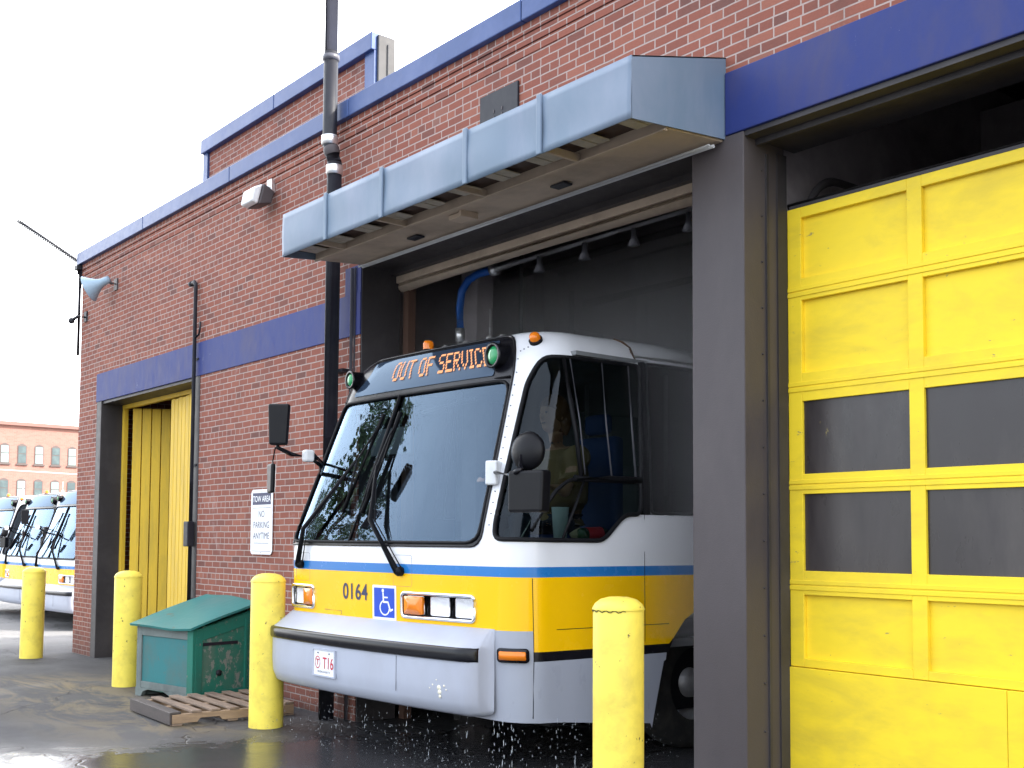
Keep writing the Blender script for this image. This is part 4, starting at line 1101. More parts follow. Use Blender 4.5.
for (a_, b_, r_) in ((.86,.585,.020),(.865,.555,.018),(.87,.525,.012),(.80,.60,.007),(.91,.60,.010),(.77,.575,.005),(.835,.635,.006),(.93,.575,.006)):
    c_ = BP(a_,.168,b_); nn = SN(a_,.9); nn.z = 0
    mb = MB(); mb.lathe([(0,.002),(r_*.8,.002),(r_,-.003)], c_, nn, 9); mb.build('scuff_mark', M['scuff'], bp)

# licence plate in a shallow frame
PA0, PA1, PB0, PB1 = -.585, -.31, .545, .735
def PLf(x, y, d): return BP(PA0+x, .171+d, PB0+y)
mb = MB()
for (x0,x1,y0,y1) in ((-.012,.29,-.012,0),(-.012,.29,.19,.2),(-.012,0,0,.19),(.278,.29,0,.19)):
    vs_ = [mb.bm.verts.new(PLf(x,y,d)) for d in (-.004,.012) for (x,y) in ((x0,y0),(x1,y0),(x1,y1),(x0,y1))]
    for idx in ((0,1,2,3),(4,5,6,7),(0,1,5,4),(1,2,6,5),(2,3,7,6),(3,0,4,7)): mb.bm.faces.new([vs_[i] for i in idx])
pf = mb.build('plate_frame', M['bumper'], bus)
mb = MB(); nq = 6
for i in range(nq): mb.face([PLf(.276*i/nq,.0,.004),PLf(.276*(i+1)/nq,.0,.004),PLf(.276*(i+1)/nq,.19,.004),PLf(.276*i/nq,.19,.004)])
lp = mb.build('licence_plate', M['flat_white'], bus)
mb = MB()
add_text(mb, 'T16', .125, lambda x, y: PLf(.195+x, .052+y, .0062), sx=.72, bold=.001)
add_text(mb, 'T', .065, lambda x, y: PLf(.055+x, .075+y, .0062), bold=.001)
for i in range(20):
    t0, t1 = 2*PI*i/20, 2*PI*(i+1)/20
    mb.face([PLf(.055+r_*math.cos(t)*.85, .095+r_*math.sin(t)*1.15, .0062) for r_, t in ((.036,t0),(.036,t1),(.042,t1),(.042,t0))])
mb.build('plate_lettering', paint('plate_red', (.55,.03,.06), .4, (.4,.03,.05), .1), lp)
mb = MB()
add_text(mb, 'MASSACHUSETTS', .022, lambda x, y: PLf(.14+x, .018+y, .0062))
for x_ in (.06,.21): mb.ball(PLf(x_,.168,.006), .007, sub=1)
mb.build('plate_small_print', M['navyink'], lp)

# side marker lamp
def lampbox(outer, d0, d1, mat, name, parent, step=.06):
    mb = patch(outer, d1, step=step)
    o_ = mb.build(name, mat, parent); md = o_.modifiers.new('s','SOLIDIFY'); md.thickness = d1-d0; md.offset = -1
    return o_
sm_ = lampbox(rr(1.235,1.455,.775,.870,.025), 0, .018, M['blackgloss'], 'side_marker', bus)
lampbox(rr(1.258,1.432,.795,.850,.008), .018, .032, M['amber'], 'marker_lens', sm_)

# headlights
def headlight(poly, a0, a1, b0, b1, amber_side):
    root = MB()   # recess
    V_, keep = cdt(poly, [], [], [], .05)
    d = -.065
    bvx = {}
    for f, _, _ in keep:
        q = []
        for i in f:
            if i not in bvx: bvx[i] = root.bm.verts.new(SO(V_[i].x, V_[i].y, d))
            q.append(bvx[i])
        root.bm.faces.new(q)
    pp = subdiv(poly, .05)
    for i in range(len(pp)):
        p, q = pp[i], pp[(i+1) % len(pp)]
        root.face([SO(*p,0), SO(*q,0), SO(*q,d), SO(*p,d)])
    hl = root.build('headlight', M['steel2'], bus)
    m_ = MB(); pts = subdiv(poly, .04)
    gasket(m_, poly, .006, .014, 8, .04); m_.build('bezel', M['chrome'], hl)
    W__ = a1-a0
    if amber_side > 0: cells = [('amber', .06, .31), ('lamp', .40, .66), ('lamp', .74, .98)]
    else: cells = [('lamp', -.02, .10), ('lamp', .22, .58), ('amber', .66, .97)]
    for kind, u0, u1 in cells:
        x0 = a0+W__*u0; x1 = a0+W__*u1
        pr_ = rr(x0, x1, b0+.022, b1-.022, .012, 3)
        if kind == 'amber':
            lampbox(pr_, -.05, -.012, M['amber'], 'turn_signal', hl)
        else:
            cxx, cyy = (x0+x1)/2, (b0+b1)/2
            m2 = MB(); nn = SN(cxx, cyy)
            rw_, rh_ = (x1-x0)/2, (b1-b0)/2-.022
            # bowl shaped reflector
            rings = []
            for k, (s_, dep) in enumerate(((1,-.012),(.85,-.035),(.5,-.055),(.0,-.060))):
                rings.append([m2.bm.verts.new(SO(cxx+rw_*s_*cc, cyy+rh_*s_*ss, dep)) for cc, ss in [(max(-1,min(1,1.35*math.cos(t))), max(-1,min(1,1.35*math.sin(t)))) for t in [2*PI*i/24 for i in range(24)]]])
            for A_, B_ in zip(rings, rings[1:]):
                for k in range(24):
                    try: fc = m2.bm.faces.new((A_[k],A_[(k+1)%24],B_[(k+1)%24],B_[k])); fc.smooth = True
                    except ValueError: pass
            bmesh.ops.remove_doubles(m2.bm, verts=m2.bm.verts, dist=.0003)
            lr = m2.build('lamp_reflector', M['silver'], hl)
            m2 = patch(pr_, -.011, step=.04); m2.build('lamp_lens', M['lampglass'], hl)
        m3 = MB(); gasket(m3, pr_, -.010, .004, 5, .04); m3.build('lamp_rim', M['chrome'], hl)
    m3 = MB()
    for (u0) in ((.355,.70) if amber_side > 0 else (.16,.62)):
        x_ = a0+W__*u0; m3.tube([SO(x_,b0+.01,-.02),SO(x_,b1-.01,-.02)], .012, 6)
    m3.build('lamp_divider', M['chrome'], hl)
headlight(HL1, .245,1.02,1.030,1.205, 1)
headlight(HL2, -1.30,-.905,1.035,1.210, -1)

# lettering and symbol on the nose
mb = MB(); add_text(mb, '0164', .172, lambda x, y: SO(-.335+x, 1.130+y, .003), sx=.90, bold=.003, space=1.05); mb.build('fleet_number', M['navyink'], bus)
mb = patch(rr(-.115,.172,.985+.005,1.250,.008,2), .0025, step=.07); st = mb.build('access_sticker', M['flat_white'], bus)
mb = patch(rr(-.095,.152,1.010,1.230,.004,2), .0040, step=.07); mb.build('sticker_field', paint('sticker_blue', (.015,.07,.50), .35, (.02,.08,.4), .1), st)
def strip2(mb, pts, w_, fn):
    for (x0,y0),(x1,y1) in zip(pts, pts[1:]):
        dx, dy = x1-x0, y1-y0; l_ = math.hypot(dx,dy) or 1; nx_, ny_ = -dy/l_*w_/2, dx/l_*w_/2
        mb.face([fn(x0+nx_,y0+ny_),fn(x0-nx_,y0-ny_),fn(x1-nx_,y1-ny_),fn(x1+nx_,y1+ny_)])
    for (x,y) in pts: mb.face([fn(x+w_/2*math.cos(2*PI*i/10), y+w_/2*math.sin(2*PI*i/10)) for i in range(10)])
mb = MB(); fnI = lambda x, y: SO(-.115+.287*x+.0, .995+.25*y, .0050)
mb.face([fnI(.44+.052*math.cos(2*PI*i/16), .86+.055*math.sin(2*PI*i/16)) for i in range(16)])
fnI2 = lambda x, y: SO(-.115+.287*x, .995+.25*y, .0053); fnI3 = lambda x, y: SO(-.115+.287*x, .995+.25*y, .0056)
strip2(mb, [(.45,.78),(.47,.52),(.66,.52),(.76,.27),(.85,.31)], .060, fnI2)
strip2(mb, [(.46,.66),(.64,.66)], .045, fnI3)
arc_ = [(.52+.20*math.cos(t), .35+.215*math.sin(t)) for t in [2.05+i*(4.05/16) for i in range(17)]]
strip2(mb, arc_, .045, fnI)
mb.build('sticker_symbol', M['flat_white'], st)
# small access flaps under the wipers
mb = MB()
for (c_) in (-1.10,.235):
    gasket(mb, rr(c_-.10,c_+.12,1.25,1.48,.02,3), -.002, .0030, 4)
gasket(mb, [(-.75,1.03),(-.52,1.03),(-.52,1.0)], 0, .003, 4, closed=False)
mb.build('access_flap', M['pipegrey'], bus)

# wipers
def wiper(piv, elbow, mid, top, bot_, off=.07):
    r = MB(); r.lathe([(0,0),(.035,0),(.035,.035),(.02,.06),(0,.06)], SO(*piv,0), SN(*piv), 12)
    r.tube([SO(*piv,.045), SO(*elbow,off), SO(*mid,off-.01)], [.024,.019,.012], 8)
    r.tube([SO(piv[0]+.05,piv[1]+.01,.03), SO(elbow[0]+.045,elbow[1],off-.01), SO(*mid,off-.015)], .005, 6)
    wp = r.build('wiper', M['black'], bus)
    m_ = MB(); t_, b__ = SO(*top,.022), SO(*bot_,.022)
    m_.tube([t_, b__], .022, 6)
    m1 = SO(top[0]*.75+bot_[0]*.25, top[1]*.75+bot_[1]*.25, .045); m2 = SO(top[0]*.25+bot_[0]*.75, top[1]*.25+bot_[1]*.75, .045)
    m_.tube([t_.lerp(b__,.05), m1, SO(*mid,.055), m2, t_.lerp(b__,.95)], .009, 6)
    m_.build('wiper_blade', M['black'], wp)
wiper((-1.10,1.385), (-1.03,1.66), (-.60,2.22), (-.49,2.60), (-.60,1.80))
wiper((.235,1.36), (-.13,1.72), (-.285,2.15), (-.25,2.60), (-.33,1.79))

# indicator lamps on the sign band
for a_, b_, r_ in ((-1.25,2.925,.075),(.93,2.915,.092)):
    c_ = SO(a_, b_, -.03); axl = Vector((-.05,-1,.0)).normalized()
    m_ = MB(); m_.lathe([(0,-.10),(r_*.8,-.10),(r_,-.02),(r_,.10),(r_*1.05,.105),(r_*1.05,.12),(r_*.80,.12),(r_*.80,.09)], c_, axl, 24)
    lm = m_.build('signal_lamp', M['blackgloss'], bus)
    m_ = MB(); m_.lathe([(r_*.81,.09),(r_*.7,.11),(r_*.4,.122),(0,.126)], c_, axl, 24); m_.build('green_lens', M['greenlens'], lm)
# roof marker lamps
for (u, v, col) in ((-.37,.78,'amber'),(-.10,.76,'white'),(.16,.77,'white'),(.58,.80,'white')):
    c_ = Vector((u, v, 3.135)); m_ = MB()
    if col == 'amber':
        m_.lathe([(.055,-.03),(.06,.02),(.045,.03)], c_, n=16); l1 = m_.build('roof_marker', M['black'], bus)
        m_ = MB(); m_.lathe([(.044,.02),(.046,.075),(.035,.10),(0,.108)], c_, n=16); m_.build('marker_lens', M['amber'], l1)
    else:
        m_.lathe([(.045,-.03),(.045,.005),(.02,.018),(.018,.028),(0,.03)], c_, n=16); m_.build('roof_fitting', M['alu'], bus)
m_ = MB(); m_.tube([Vector((.17,1.0,3.15)),Vector((.17,1.0,3.45))], .006, 6); m_.lathe([(.03,-.03),(.03,.03),(0,.05)], (.17,1.0,3.19)); m_.build('roof_aerial', M['alu'], bus)
c_ = SO(1.31,2.985,0); nn = SN(1.31,2.985)
m_ = MB(); m_.lathe([(.05,-.01),(.052,.018),(.04,.022)], c_, nn, 16); l1 = m_.build('corner_marker', M['black'], bus)
m_ = MB(); m_.lathe([(.040,.012),(.040,.05),(.028,.066),(0,.072)], c_, nn, 16); m_.build('marker_lens', M['amber'], l1)

# mirrors
def bl(p): return Vector(p)-Vector(BO)
m_ = MB(); m_.tube([bl((-8.18,-.62,2.26)), bl((-8.15,-.86,2.28)), bl((-8.12,-1.0,2.325)), bl((-8.13,-1.0,2.36))], [.024,.020,.018,.014], 8)
m_.tube([bl((-8.16,-1.0,2.33)), bl((-8.20,-1.0,2.22)), bl((-8.19,-1.0,2.16))], .006, 6)
m_.tube([bl((-8.09,-.72,2.25)), bl((-8.12,-.60,2.20)), SO(-1.40,2.14,.0)], .02, 8)
m_.tube([bl((-8.09,-.72,2.31)), SO(-1.38,2.24,.0)], .014, 8)
lmr = m_.build('mirror_arm', M['blackgloss'], bus)
m_ = MB(); m_.box(-.035,.035,-.045,.045,-.05,.05, Matrix.Translation(bl((-8.09,-.74,2.27)))); m_.build('mirror_clamp', M['white_metal'], lmr, bevel=.02)
def mirror_head(c, yaw, w_, h_, t_, name, parent, taper=.8):
    Mx = Matrix.Translation(c) @ Matrix.Rotation(yaw, 4, 'Z'); m_ = MB()
    pts = [(-w_/2*taper, -h_/2), (w_/2*taper, -h_/2), (w_/2, h_/2), (-w_/2*.92, h_/2)]
    m_.prism(pts, 1, -t_, 0, Mx); ob = m_.build(name, M['shell'], parent, bevel=.018, seg=3)
    m2 = MB(); m2.prism([(x*.9, z*.93) for x, z in pts], 1, .001, .004, Mx); m2.build('mirror_glass', M['chrome'], ob)
    return ob
mirror_head(bl((-8.09,-1.0,2.505)), math.radians(48), .18, .33, .07, 'wing_mirror', bus)
mirror_head(bl((-8.19,-1.0,2.08)), math.radians(-12), .15, .24, .035, 'spot_mirror', bus)
mq_ = SO(1.105,2.06,.03)
m_ = MB(); m_.box(-.045,.045,-.05,.05,-.09,.08, Matrix.Translation(mq_) @ Matrix.Rotation(.5,4,'Z')); mbk = m_.build('mirror_mount', M['white_metal'], bus, bevel=.012)
m_ = MB(); m_.tube([mq_+Vector((.0,.0,.0)), bl((-5.67,-.56,2.02)), bl((-5.56,-.64,2.035)), bl((-5.53,-.60,2.06))], .018, 8); m_.tube([bl((-5.56,-.60,1.95)), bl((-5.55,-.60,2.15))], .014, 8)
m_.build('mirror_arm', M['blackgloss'], bus)
cR = bl((-5.55,-.545,2.175)); axm = Vector((.25,-.95,.05)).normalized()
m_ = MB(); m_.lathe([(.125,-.02),(.13,.0),(.120,.02),(.085,.045),(.04,.058),(0,.062)], cR, axm, 28); m_.lathe([(0,-.018),(.125,-.018)], cR, axm, 28)
m_.build('convex_mirror', M['shell'], bus)
mirror_head(bl((-5.52,-.52,1.91)), math.radians(12), .30, .27, .10, 'wing_mirror', bus, .92)

# wheels
def wheel(v, side):
    x = 1.20 if side > 0 else -1.26
    c_ = (x, v, .50)
    m_ = MB(); m_.lathe([(.28,-.14),(.44,-.14),(.49,-.10),(.50,-.03),(.50,.05),(.49,.11),(.44,.14),(.28,.13)], c_, (side,0,0), 36); t_ = m_.build('wheel', M['rubber'], bus)
    m_ = MB(); m_.lathe([(.28,.12),(.27,.05),(.2,.02),(.12,.02),(.11,.10),(.0,.11)], c_, (side,0,0), 28)
    for k in range(8): m_.ball(Vector(c_)+Vector((side*.03, .16*math.cos(k*PI/4), .16*math.sin(k*PI/4))), .018, sub=1)
    m_.build('rim', M['rim'], t_)
vw = R0+(3.47-FLn-ALn); vr = R0+(9.6-FLn-ALn)
for v in (vw, vr): wheel(v, 1); wheel(v, -1)

# cab furniture
m_ = MB(); m_.prism([(.42,1.0),(.42,1.50),(.50,1.58),(.80,1.60),(.95,1.45),(.95,1.0)], 0, -1.15, 1.15); m_.box(.45,1.15,.95,1.15,.9,1.45); m_.build('dashboard', M['dash'], bus, bevel=.03)
m_ = MB(); m_.box(1.18,1.38,.62,2.2,1.50,1.585); m_.build('side_ledge', M['dash'], bus, bevel=.01)
sc_ = Vector((.84,.68,1.96)); sax = Vector((0,.62,.78)).normalized(); sx_, sy_ = frame_axes(sax)
m_ = MB(); m_.tube([sc_+(sx_*math.cos(t)+sy_*math.sin(t))*.235 for t in [2*PI*i/32 for i in range(32)]], .015, 8, closed=True)
for t in (0.5, 2.6, 4.7): m_.tube([sc_, sc_+(sx_*math.cos(t)+sy_*math.sin(t))*.23], .012, 6)
m_.tube([sc_, sc_-sax*.5], .03, 8); m_.lathe([(0,.02),(.05,.015),(.05,-.03)], sc_, sax); m_.build('steering_wheel', M['black'], bus)
m_ = MB(); m_.box(.60,1.10,.92,1.44,1.50,1.64); m_.build('driver_seat', M['seatblue'], bus, bevel=.04, seg=3)
m_ = MB(); m_.box(.62,1.08,1.50,1.62,1.62,2.40, Matrix.Rotation(0,4,'X')); m_.box(.72,.98,1.51,1.60,2.42,2.58); m_.box(.75,.95,1.05,1.3,.86,1.5); m_.build('seat_back', M['seatblue'], bus, bevel=.04, seg=3)
m_ = MB(); m_.tube([Vector((.35,1.9,.9)),Vector((.35,1.9,2.9))], .018, 8); m_.tube([Vector((1.15,2.0,1.0)),Vector((1.15,2.0,2.9))], .018, 8); m_.tube([Vector((.35,1.9,1.7)),Vector((1.15,2.0,1.7))], .018, 8); m_.build('grab_rail', M['alu'], bus)
m_ = MB(); m_.box(.36,1.2,2.02,2.04,.9,2.2); m_.build('cab_partition', M['dash'], bus)
for row in range(6):
    for sx0 in (-1.28,.38):
        y = 2.9+row*1.2
        m_ = MB(); m_.box(sx0,sx0+.88,y,y+.45,1.22,1.32); m_.box(sx0,sx0+.88,y+.40,y+.48,1.32,1.95); m_.box(sx0+.3,sx0+.6,y+.1,y+.3,.86,1.22)
        m_.build('passenger_seat', M['seatblue'], bus, bevel=.03)
m_ = MB(); m_.box(-.95,-.35,.60,.615,2.30,2.52); m_.tube([Vector((-.2,.62,2.62)),Vector((.5,.60,2.66))], .02, 6); m_.build('sun_visor', M['dash'], bus)

# ------------------------------------------------------------------ driver (skin built as one voxel-fused surface)
def remesh(name, mb, mat, parent, vox=.008, smooth_it=4):
    bm = mb.bm; me = bpy.data.meshes.new('tmp'); bm.to_mesh(me); bm.free()
    ob = bpy.data.objects.new('tmp', me); COL.objects.link(ob)
    md = ob.modifiers.new('r','REMESH'); md.mode = 'VOXEL'; md.voxel_size = vox
    sm = ob.modifiers.new('s','SMOOTH'); sm.factor = .5; sm.iterations = smooth_it
    bpy.context.view_layer.update()
    m2 = bpy.data.meshes.new_from_object(ob.evaluated_get(bpy.context.evaluated_depsgraph_get()))
    bpy.data.objects.remove(ob)
    for p in m2.polygons: p.use_smooth = True
    m2.materials.clear(); m2.materials.append(mat)
    o_ = bpy.data.objects.new(name, m2); COL.objects.link(o_); o_.parent = parent
    return o_
DR = Vector((.86+BO[0], 1.13+BO[1], 1.66))
drv = empty('person', DR, 'driver with brown hair and tan shirt seated at the bus steering wheel', 'person')
drv.scale = (1.1,1.1,1.1)
def VV(*p): return Vector(p)
m_ = MB()
# pelvis, trunk, neck, head (x right of bus, -y forward)
m_.tube([VV(0,.02,.06),VV(0,.03,.20),VV(0,.02,.38),VV(0,.0,.52),VV(0,-.01,.58)], [.155,.150,.165,.155,.09], 16)
m_.tube([VV(0,-.01,.54),VV(0,-.03,.68)], [.06,.055], 12)
m_.ball(VV(0,-.055,.80), .10, (.80,1.0,1.22), 3); m_.ball(VV(0,-.085,.725), .062, (.85,.9,.8), 2)
m_.ball(VV(0,-.155,.785), .016, (.8,1.2,1.5), 2); m_.ball(VV(0,-.150,.80), .012, (.8,1,2), 2)
for s_ in (-1,1):
    m_.ball(VV(.082*s_,-.045,.79), .022, (.4,.8,1.3), 2)
    sh = VV(.19*s_,.0,.50); el = VV(.25*s_,-.17,.27); wr = VV(.20*s_,-.40,.33)
    m_.ball(sh, .07); m_.tube([sh, el], [.056,.044], 12); m_.ball(el,.044); m_.tube([el, wr], [.043,.028], 12); m_.ball(wr,.029)
    hd = wr+VV(-.012*s_,-.055,.02)
    m_.ball(hd, .042, (.85,1.05,.45), 2)
    for k, (dx, ln) in enumerate(((-.028,.062),(-.009,.070),(.010,.066),(.028,.052))):
        p0 = hd+VV(dx,-.03,.004); p1 = p0+VV(0,-.6*ln,.004); p2 = p1+VV(0,-.35*ln,-.030)
        m_.tube([p0,p1,p2], [.0105,.010,.008], 8)
    p0 = hd+VV(-.035*s_,-.005,-.005); m_.tube([p0, p0+VV(-.022*s_,-.03,-.006), p0+VV(-.014*s_,-.058,-.016)], [.012,.011,.009], 8)
    hip = VV(.09*s_,-.02,.04); kn = VV(.13*s_,-.46,.06); ft = VV(.13*s_,-.44,-.40)
    m_.tube([hip, kn], [.085,.062], 12); m_.ball(kn,.062); m_.tube([kn, ft], [.06,.04], 12); m_.tube([ft+VV(0,.03,-.03), ft+VV(0,-.15,-.06)], [.05,.035], 10)
bd = remesh('person_body', m_, M['skin'], drv, .0075, 2)
m_ = MB()
m_.tube([VV(0,.02,.05),VV(0,.03,.20),VV(0,.02,.38),VV(0,.0,.52),VV(0,-.01,.575)], [.185,.180,.195,.185,.095], 16)
for s_ in (-1,1):
    sh = VV(.19*s_,.0,.50); el = VV(.25*s_,-.17,.27); m_.ball(sh,.095); m_.tube([sh, sh.lerp(el,.8)], [.085,.072], 12)
remesh('shirt', m_, M['shirt'], drv, .012, 6)
m_ = MB(); m_.tube([VV(0,.02,.0),VV(0,.02,.12)], [.16,.165], 14)
for s_ in (-1,1):
    hip = VV(.09*s_,-.02,.04); kn = VV(.13*s_,-.46,.06); ft = VV(.13*s_,-.44,-.38)
    m_.tube([hip, kn], [.10,.075], 12); m_.ball(kn,.075); m_.tube([kn, ft], [.072,.055], 12)
remesh('trousers', m_, M['trousers'], drv, .012, 4)
m_ = MB(); m_.ball(VV(0,-.040,.828), .114, (.86,1.0,1.06), 3); m_.ball(VV(0,.02,.77), .085, (1.05,.8,1.3), 3)
for s_ in (-1,1): m_.ball(VV(.072*s_,.0,.74), .04, (.6,1,2.2), 2)
# cut the face open
for v in list(m_.bm.verts):
    if v.co.y < -.095 and v.co.z < .848: v.co.y = -.095+(v.co.y+.095)*.1
remesh('hair', m_, M['hair'], drv, .008, 2)
m_ = MB()
for s_ in (-1,1): m_.ball(VV(.032*s_,-.143,.812), .0115, (1.2,.6,.8), 2)
m_.tube([VV(-.026,-.148,.742),VV(0,-.153,.739),VV(.026,-.148,.742)], .0045, 6)
m_.build('face_features', paint('eye_dark', (.06,.03,.03), .3, (.05,.03,.03), .1), drv)

# cup, bottle and bag on the ledge behind the lower sash
lz = 1.585
o = empty('paper_cup', (BO[0]+1.27, BO[1]+.78, lz), 'tall pale blue cup standing on the ledge inside the driver window', 'cup')
m_ = MB(); m_.lathe([(0,0),(.045,0),(.062,.24),(.064,.245),(.058,.24),(.042,.02),(0,.02)], n=24); m_.build('cup_body', M['paper'], o)
o = empty('drink_bottle', (BO[0]+1.29, BO[1]+1.06, lz+.055), 'red labelled drink bottle lying on the ledge inside the driver window', 'bottle')
m_ = MB(); m_.lathe([(0,-.10),(.045,-.10),(.05,-.08),(.05,.10),(.035,.14),(.018,.17),(.018,.185)], (0,0,0), (.1,1,.05), 20); m_.build('bottle_body', glass('bottle_plastic', (.35,.6,.5), 1.4, .02, opaque=.2, ocol=(.05,.2,.1)), o)
m_ = MB(); m_.lathe([(.0515,-.05),(.052,-.048),(.052,.085),(.0515,.087)], (0,0,0), (.1,1,.05), 20); m_.build('bottle_label', M['label'], o)
m_ = MB(); m_.lathe([(.0,.215),(.024,.215),(.026,.175),(0,.175)], (0,0,0), (.1,1,.05), 16); m_.build('bottle_cap', M['cap'], o)
o = empty('paper_bag', (BO[0]+1.22, BO[1]+1.02, lz), 'crumpled tan paper bag beside the bottle inside the driver window', 'bag')
m_ = MB(); m_.ball(VV(0,.0,.05), .07, (.6,1.3,.7), 3)
for v in m_.bm.verts: v.co += Vector((random.uniform(-1,1),random.uniform(-1,1),random.uniform(-1,1)))*.008
m_.build('bag_body', M['beige'], o)

# ------------------------------------------------------------------ water dripping from the bus
m_ = MB()
rnd = random.Random(11)
def drop(p, r, st):
    bmesh.ops.create_icosphere(m_.bm, subdivisions=1, radius=1, matrix=Matrix.Translation(p) @ Matrix.Diagonal((r,r,r*st,1)))
for k in range(480):
    a_ = rnd.uniform(-1.5, 2.9); q = S(a_, .42)
    off = rnd.uniform(-.22,.25) if rnd.random() < .8 else rnd.uniform(-.5,.3)
    z = rnd.uniform(.0,.36)**1.0
    p = Vector((q.x+rnd.uniform(-.04,.04), q.y+off-.05, z))+Vector(BO)
    drop(p, rnd.uniform(.0009,.0024), rnd.uniform(1,6))
for a0_ in (1.22,1.26,1.30,1.36,.95,.55,1.7,1.9,2.2,.3,-.2,-.6,2.5):
    q = S(a0_, .40)+Vector(BO)
    for k in range(9): drop(Vector((q.x+rnd.uniform(-.006,.006), q.y+rnd.uniform(-.01,.01)-.02, .02+rnd.uniform(0,.36))), rnd.uniform(.0013,.0032), rnd.uniform(2,9))
for k in range(320):   # splash beads on the ground
    a_ = rnd.uniform(-1.8, 2.6); q = S(a_, .42)+Vector(BO)
    drop(Vector((q.x+rnd.gauss(0,.12), q.y-.05+rnd.gauss(0,.28), rnd.uniform(.002,.05))), rnd.uniform(.001,.003), 1)
dw = m_.build('falling_water', M['water'], None, normals=False)
tag(dw, 'wash water dripping and splashing under the bus bumper', 'water', kind='stuff')

# ------------------------------------------------------------------ background: parked buses of the same type
skip = ('sign_word','fleet_number','licence_plate','plate_frame','access_sticker','scuff_mark','passenger_seat','roof_crack','pillar_rivets','driver_window_x')
labs = ['parked bus nearest the brick corner, its nose half hidden behind the wall',
        'parked bus in the middle of the row beyond the far bollard',
        'parked bus at the left edge, last of the row beyond the corner']
for i, (x, y) in enumerate(((-26.0,2.75),(-29.2,2.95),(-32.4,2.90))):
    c = copy_tree(bus, None, skip)
    c.location = (x, y, gz(x, y)); c.rotation_euler = (0,0,0)
    tag(c, labs[i], 'bus', 'buses parked in the yard beyond the corner')

# ------------------------------------------------------------------ a tree across the yard, seen mirrored in the windshield
tr_ = empty('street_tree', (-21.5,-7.3,0), 'dark leafy tree across the yard, mirrored in the bus windshield', 'tree')
tr_.scale = (.95,.95,1.22)
m_ = MB(); m_.tube([(0,0,-.3),(.1,0,2),(0,.1,5),(.1,0,8.6)], [.24,.19,.12,.03], 10)
rt = random.Random(5); tips = []
for k in range(16):
    z = 2.6+k*.38; an_ = k*2.4; ln = 2.3*(1-(z-2.6)/7.5)+.3
    p1 = Vector((ln*math.cos(an_), ln*math.sin(an_), z+ln*.35)); m_.tube([(0,0,z), p1*.5+Vector((0,0,z*.5)), p1], [.06,.04,.015], 6); tips.append((Vector((0,0,z)), p1))
m_.build('trunk', M['bark'], tr_)
m_ = MB()
for (q0, q1) in tips:
    for k in range(330):
        c = q0.lerp(q1, rt.uniform(.35,1.1))+Vector((rt.gauss(0,.28),rt.gauss(0,.28),rt.gauss(0,.24)))
        n = Vector((rt.gauss(0,1),rt.gauss(0,1),rt.gauss(0,1))).normalized(); x_, y_ = frame_axes(n); l_ = rt.uniform(.07,.14)
        m_.face([c-x_*l_, c-y_*l_*.6, c+x_*l_, c+y_*l_*.6])
m_.build('crown', paint('foliage', (.05,.085,.03), .7, (.03,.05,.02), .4), tr_, normals=False)

# ------------------------------------------------------------------ background: brick mill building
fb = empty('mill_building', (-114.7,25,0), 'distant pale red brick mill building with rows of arched windows', 'building')
fdir = Vector((-.32,7.48,0)).normalized(); ang = math.atan2(fdir.y, fdir.x)
FM = Matrix.Rotation(ang, 4, 'Z')
HF = 12.4
m_ = MB(); m_.box(-30,50,0,18,-1,HF, FM); m_.build('mill_wall', M['brick_far'], fb)
m_ = MB(); m_.box(-30.3,50.3,-.35,18.3,HF,HF+.35, FM); m_.build('mill_cornice', paint('cornice', (.25,.13,.11), .7, (.2,.1,.1), .2), fb)
M['farpane'] = paint('far_window_pane', (.07,.10,.11), .1, (.2,.3,.3), .3, 1)
M['farshut'] = paint('far_window_board', (.22,.30,.30), .5, (.4,.5,.5), .3, 1)
M['farframe'] = paint('far_window_frame', (.11,.09,.085), .6, (.15,.12,.12), .2)
wi = 0
for row, zb in enumerate((10.05-1.35, 10.05-4.75, 10.05-8.15)):
    for k in range(-5, 13):
        x = k*1.62+.5; wd, hg = .86, 1.95
        arcp = [(x-wd/2, zb),(x+wd/2, zb),(x+wd/2, zb+hg-.2),(x+wd*.25, zb+hg-.05),(x, zb+hg),(x-wd*.25, zb+hg-.05),(x-wd/2, zb+hg-.2)]
        m_ = MB(); m_.prism(arcp, 1, -.05, -.01, FM); m_.box(x-wd/2-.12,x+wd/2+.12,-.16,-.055,zb-.14,zb-.01, FM)
        wo = m_.build('mill_window', M['farframe'], fb)
        m_ = MB(); m_.box(x-wd/2+.08,x+wd/2-.08,-.07,-.055,zb+.08,zb+hg/2-.04, FM); m_.box(x-wd/2+.08,x+wd/2-.08,-.07,-.055,zb+hg/2+.04,zb+hg-.25, FM)
        m_.build('window_pane', M['farshut'] if (k+row) % 2 == 0 else M['farpane'], wo)
# overhead wire
o = empty('overhead_cable', (-60,10,8), 'thin overhead cable crossing in front of the distant mill building', 'cable')
m_ = MB(); pa = Vector((-80,2,6.6)); pb = Vector((-60,40,5.2))
m_.tube([pa.lerp(pb, t/12)+Vector((0,0,-.5*math.sin(PI*t/12))) for t in range(13)], .03, 5); part(o, m_, 'cable_strand', M['white_metal'])

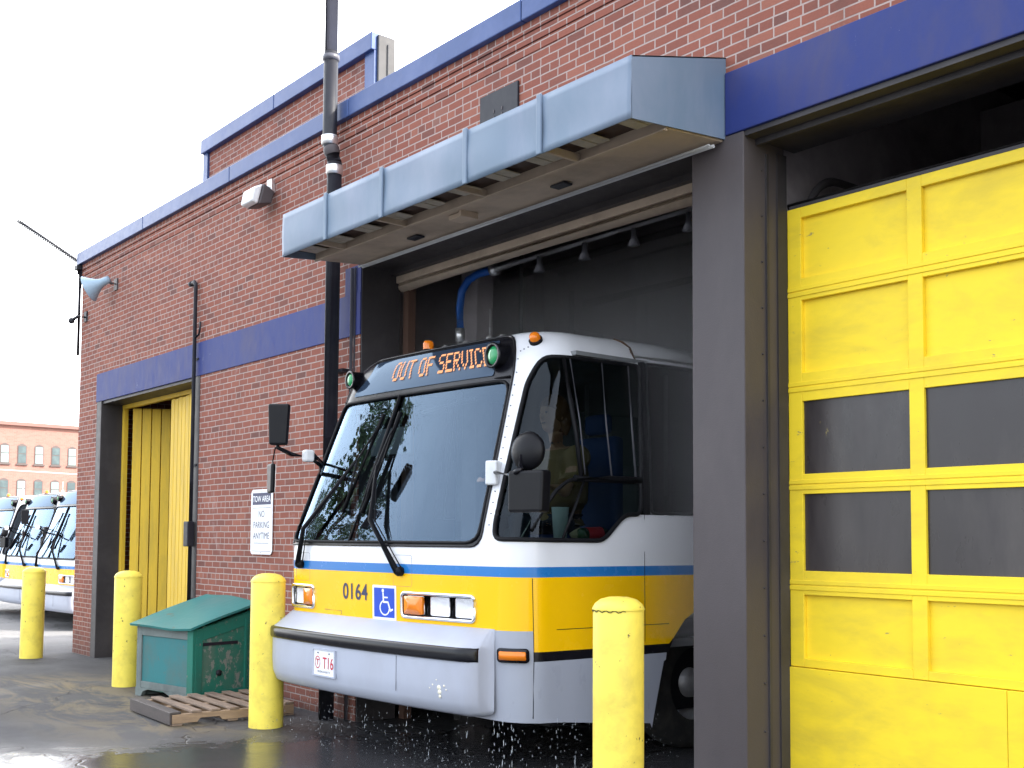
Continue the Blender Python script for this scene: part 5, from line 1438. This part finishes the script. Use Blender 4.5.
# ------------------------------------------------------------------ world, sun, camera
SUN_AZ = Vector((.80,.60,0)).normalized(); EL = math.radians(38)
wd_ = bpy.data.worlds.new('World'); scene.world = wd_; wd_.use_nodes = True
nt = wd_.node_tree; nt.nodes.clear()
out = nt.nodes.new('ShaderNodeOutputWorld'); bg = nt.nodes.new('ShaderNodeBackground'); sky = nt.nodes.new('ShaderNodeTexSky')
sky.sky_type = 'NISHITA'; sky.sun_disc = False; sky.sun_elevation = EL; sky.sun_rotation = math.atan2(SUN_AZ.x, SUN_AZ.y)
sky.dust_density = 3.0; sky.air_density = 1.0; sky.ozone_density = 1.0
# thin bright cloud veil: thick towards the sun and low down in the west, clearing behind the camera
tcw = nt.nodes.new('ShaderNodeTexCoord'); dt = nt.nodes.new('ShaderNodeVectorMath'); dt.operation = 'DOT_PRODUCT'
L(nt, tcw.outputs['Generated'], dt.inputs[0]); dt.inputs[1].default_value = (-.88,.46,.05)
cn_ = noise(nt, 1.6, 5, .6, tcw.outputs['Generated'], .5)
vf0 = math_(nt, 'MULTIPLY', math_(nt, 'SUBTRACT', dt.outputs['Value'], .30), 1.5, clamp=True)
vf_ = math_(nt, 'ADD', vf0, math_(nt, 'ADD', .12, math_(nt, 'MULTIPLY', cn_, .42)), clamp=True)
mx = mixc(nt, vf_, sky.outputs[0], (13,13.2,13.6))
L(nt, mx, bg.inputs[0]); bg.inputs[1].default_value = .15; L(nt, bg.outputs[0], out.inputs[0])
sl = bpy.data.lights.new('sun', 'SUN'); sl.energy = 3.2; sl.angle = math.radians(.53); sl.color = (1,.95,.88)
so = bpy.data.objects.new('sun', sl); COL.objects.link(so)
sd = Vector((SUN_AZ.x*math.cos(EL), SUN_AZ.y*math.cos(EL), math.sin(EL)))
so.rotation_euler = (-sd).to_track_quat('-Z', 'Y').to_euler(); so.location = (10,10,30)

f_, cx0, cy0 = 1120.0, 512.0, 475.0
th = math.atan(921/f_); pit = math.atan(64.5/f_); rol = math.radians(.35)
h = Vector((-math.cos(th), math.sin(th), 0)); R_ = Vector((math.sin(th), math.cos(th), 0)); Z_ = Vector((0,0,1))
Fw = h*math.cos(pit)+Z_*math.sin(pit); Up = Z_*math.cos(pit)-h*math.sin(pit)
R2 = R_*math.cos(rol)+Up*math.sin(rol); U2 = Up*math.cos(rol)-R_*math.sin(rol)
cam = bpy.data.cameras.new('camera'); co_ = bpy.data.objects.new('camera', cam); COL.objects.link(co_)
co_.matrix_world = Matrix(((R2.x,U2.x,-Fw.x,0),(R2.y,U2.y,-Fw.y,-5.24),(R2.z,U2.z,-Fw.z,1.6),(0,0,0,1)))
cam.sensor_width = 36; cam.lens = 36*f_/1024; cam.shift_x = 0; cam.shift_y = (cy0-384)/1024
cam.clip_start = .1; cam.clip_end = 3000
scene.camera = co_
scene.render.resolution_x = 1024; scene.render.resolution_y = 768
vs = scene.view_settings; vs.view_transform = 'Standard'; vs.look = 'None'; vs.gamma = 1; vs.exposure = 1.50
scene.render.engine = 'CYCLES'
scene.cycles.max_bounces = 8; scene.cycles.transparent_max_bounces = 16
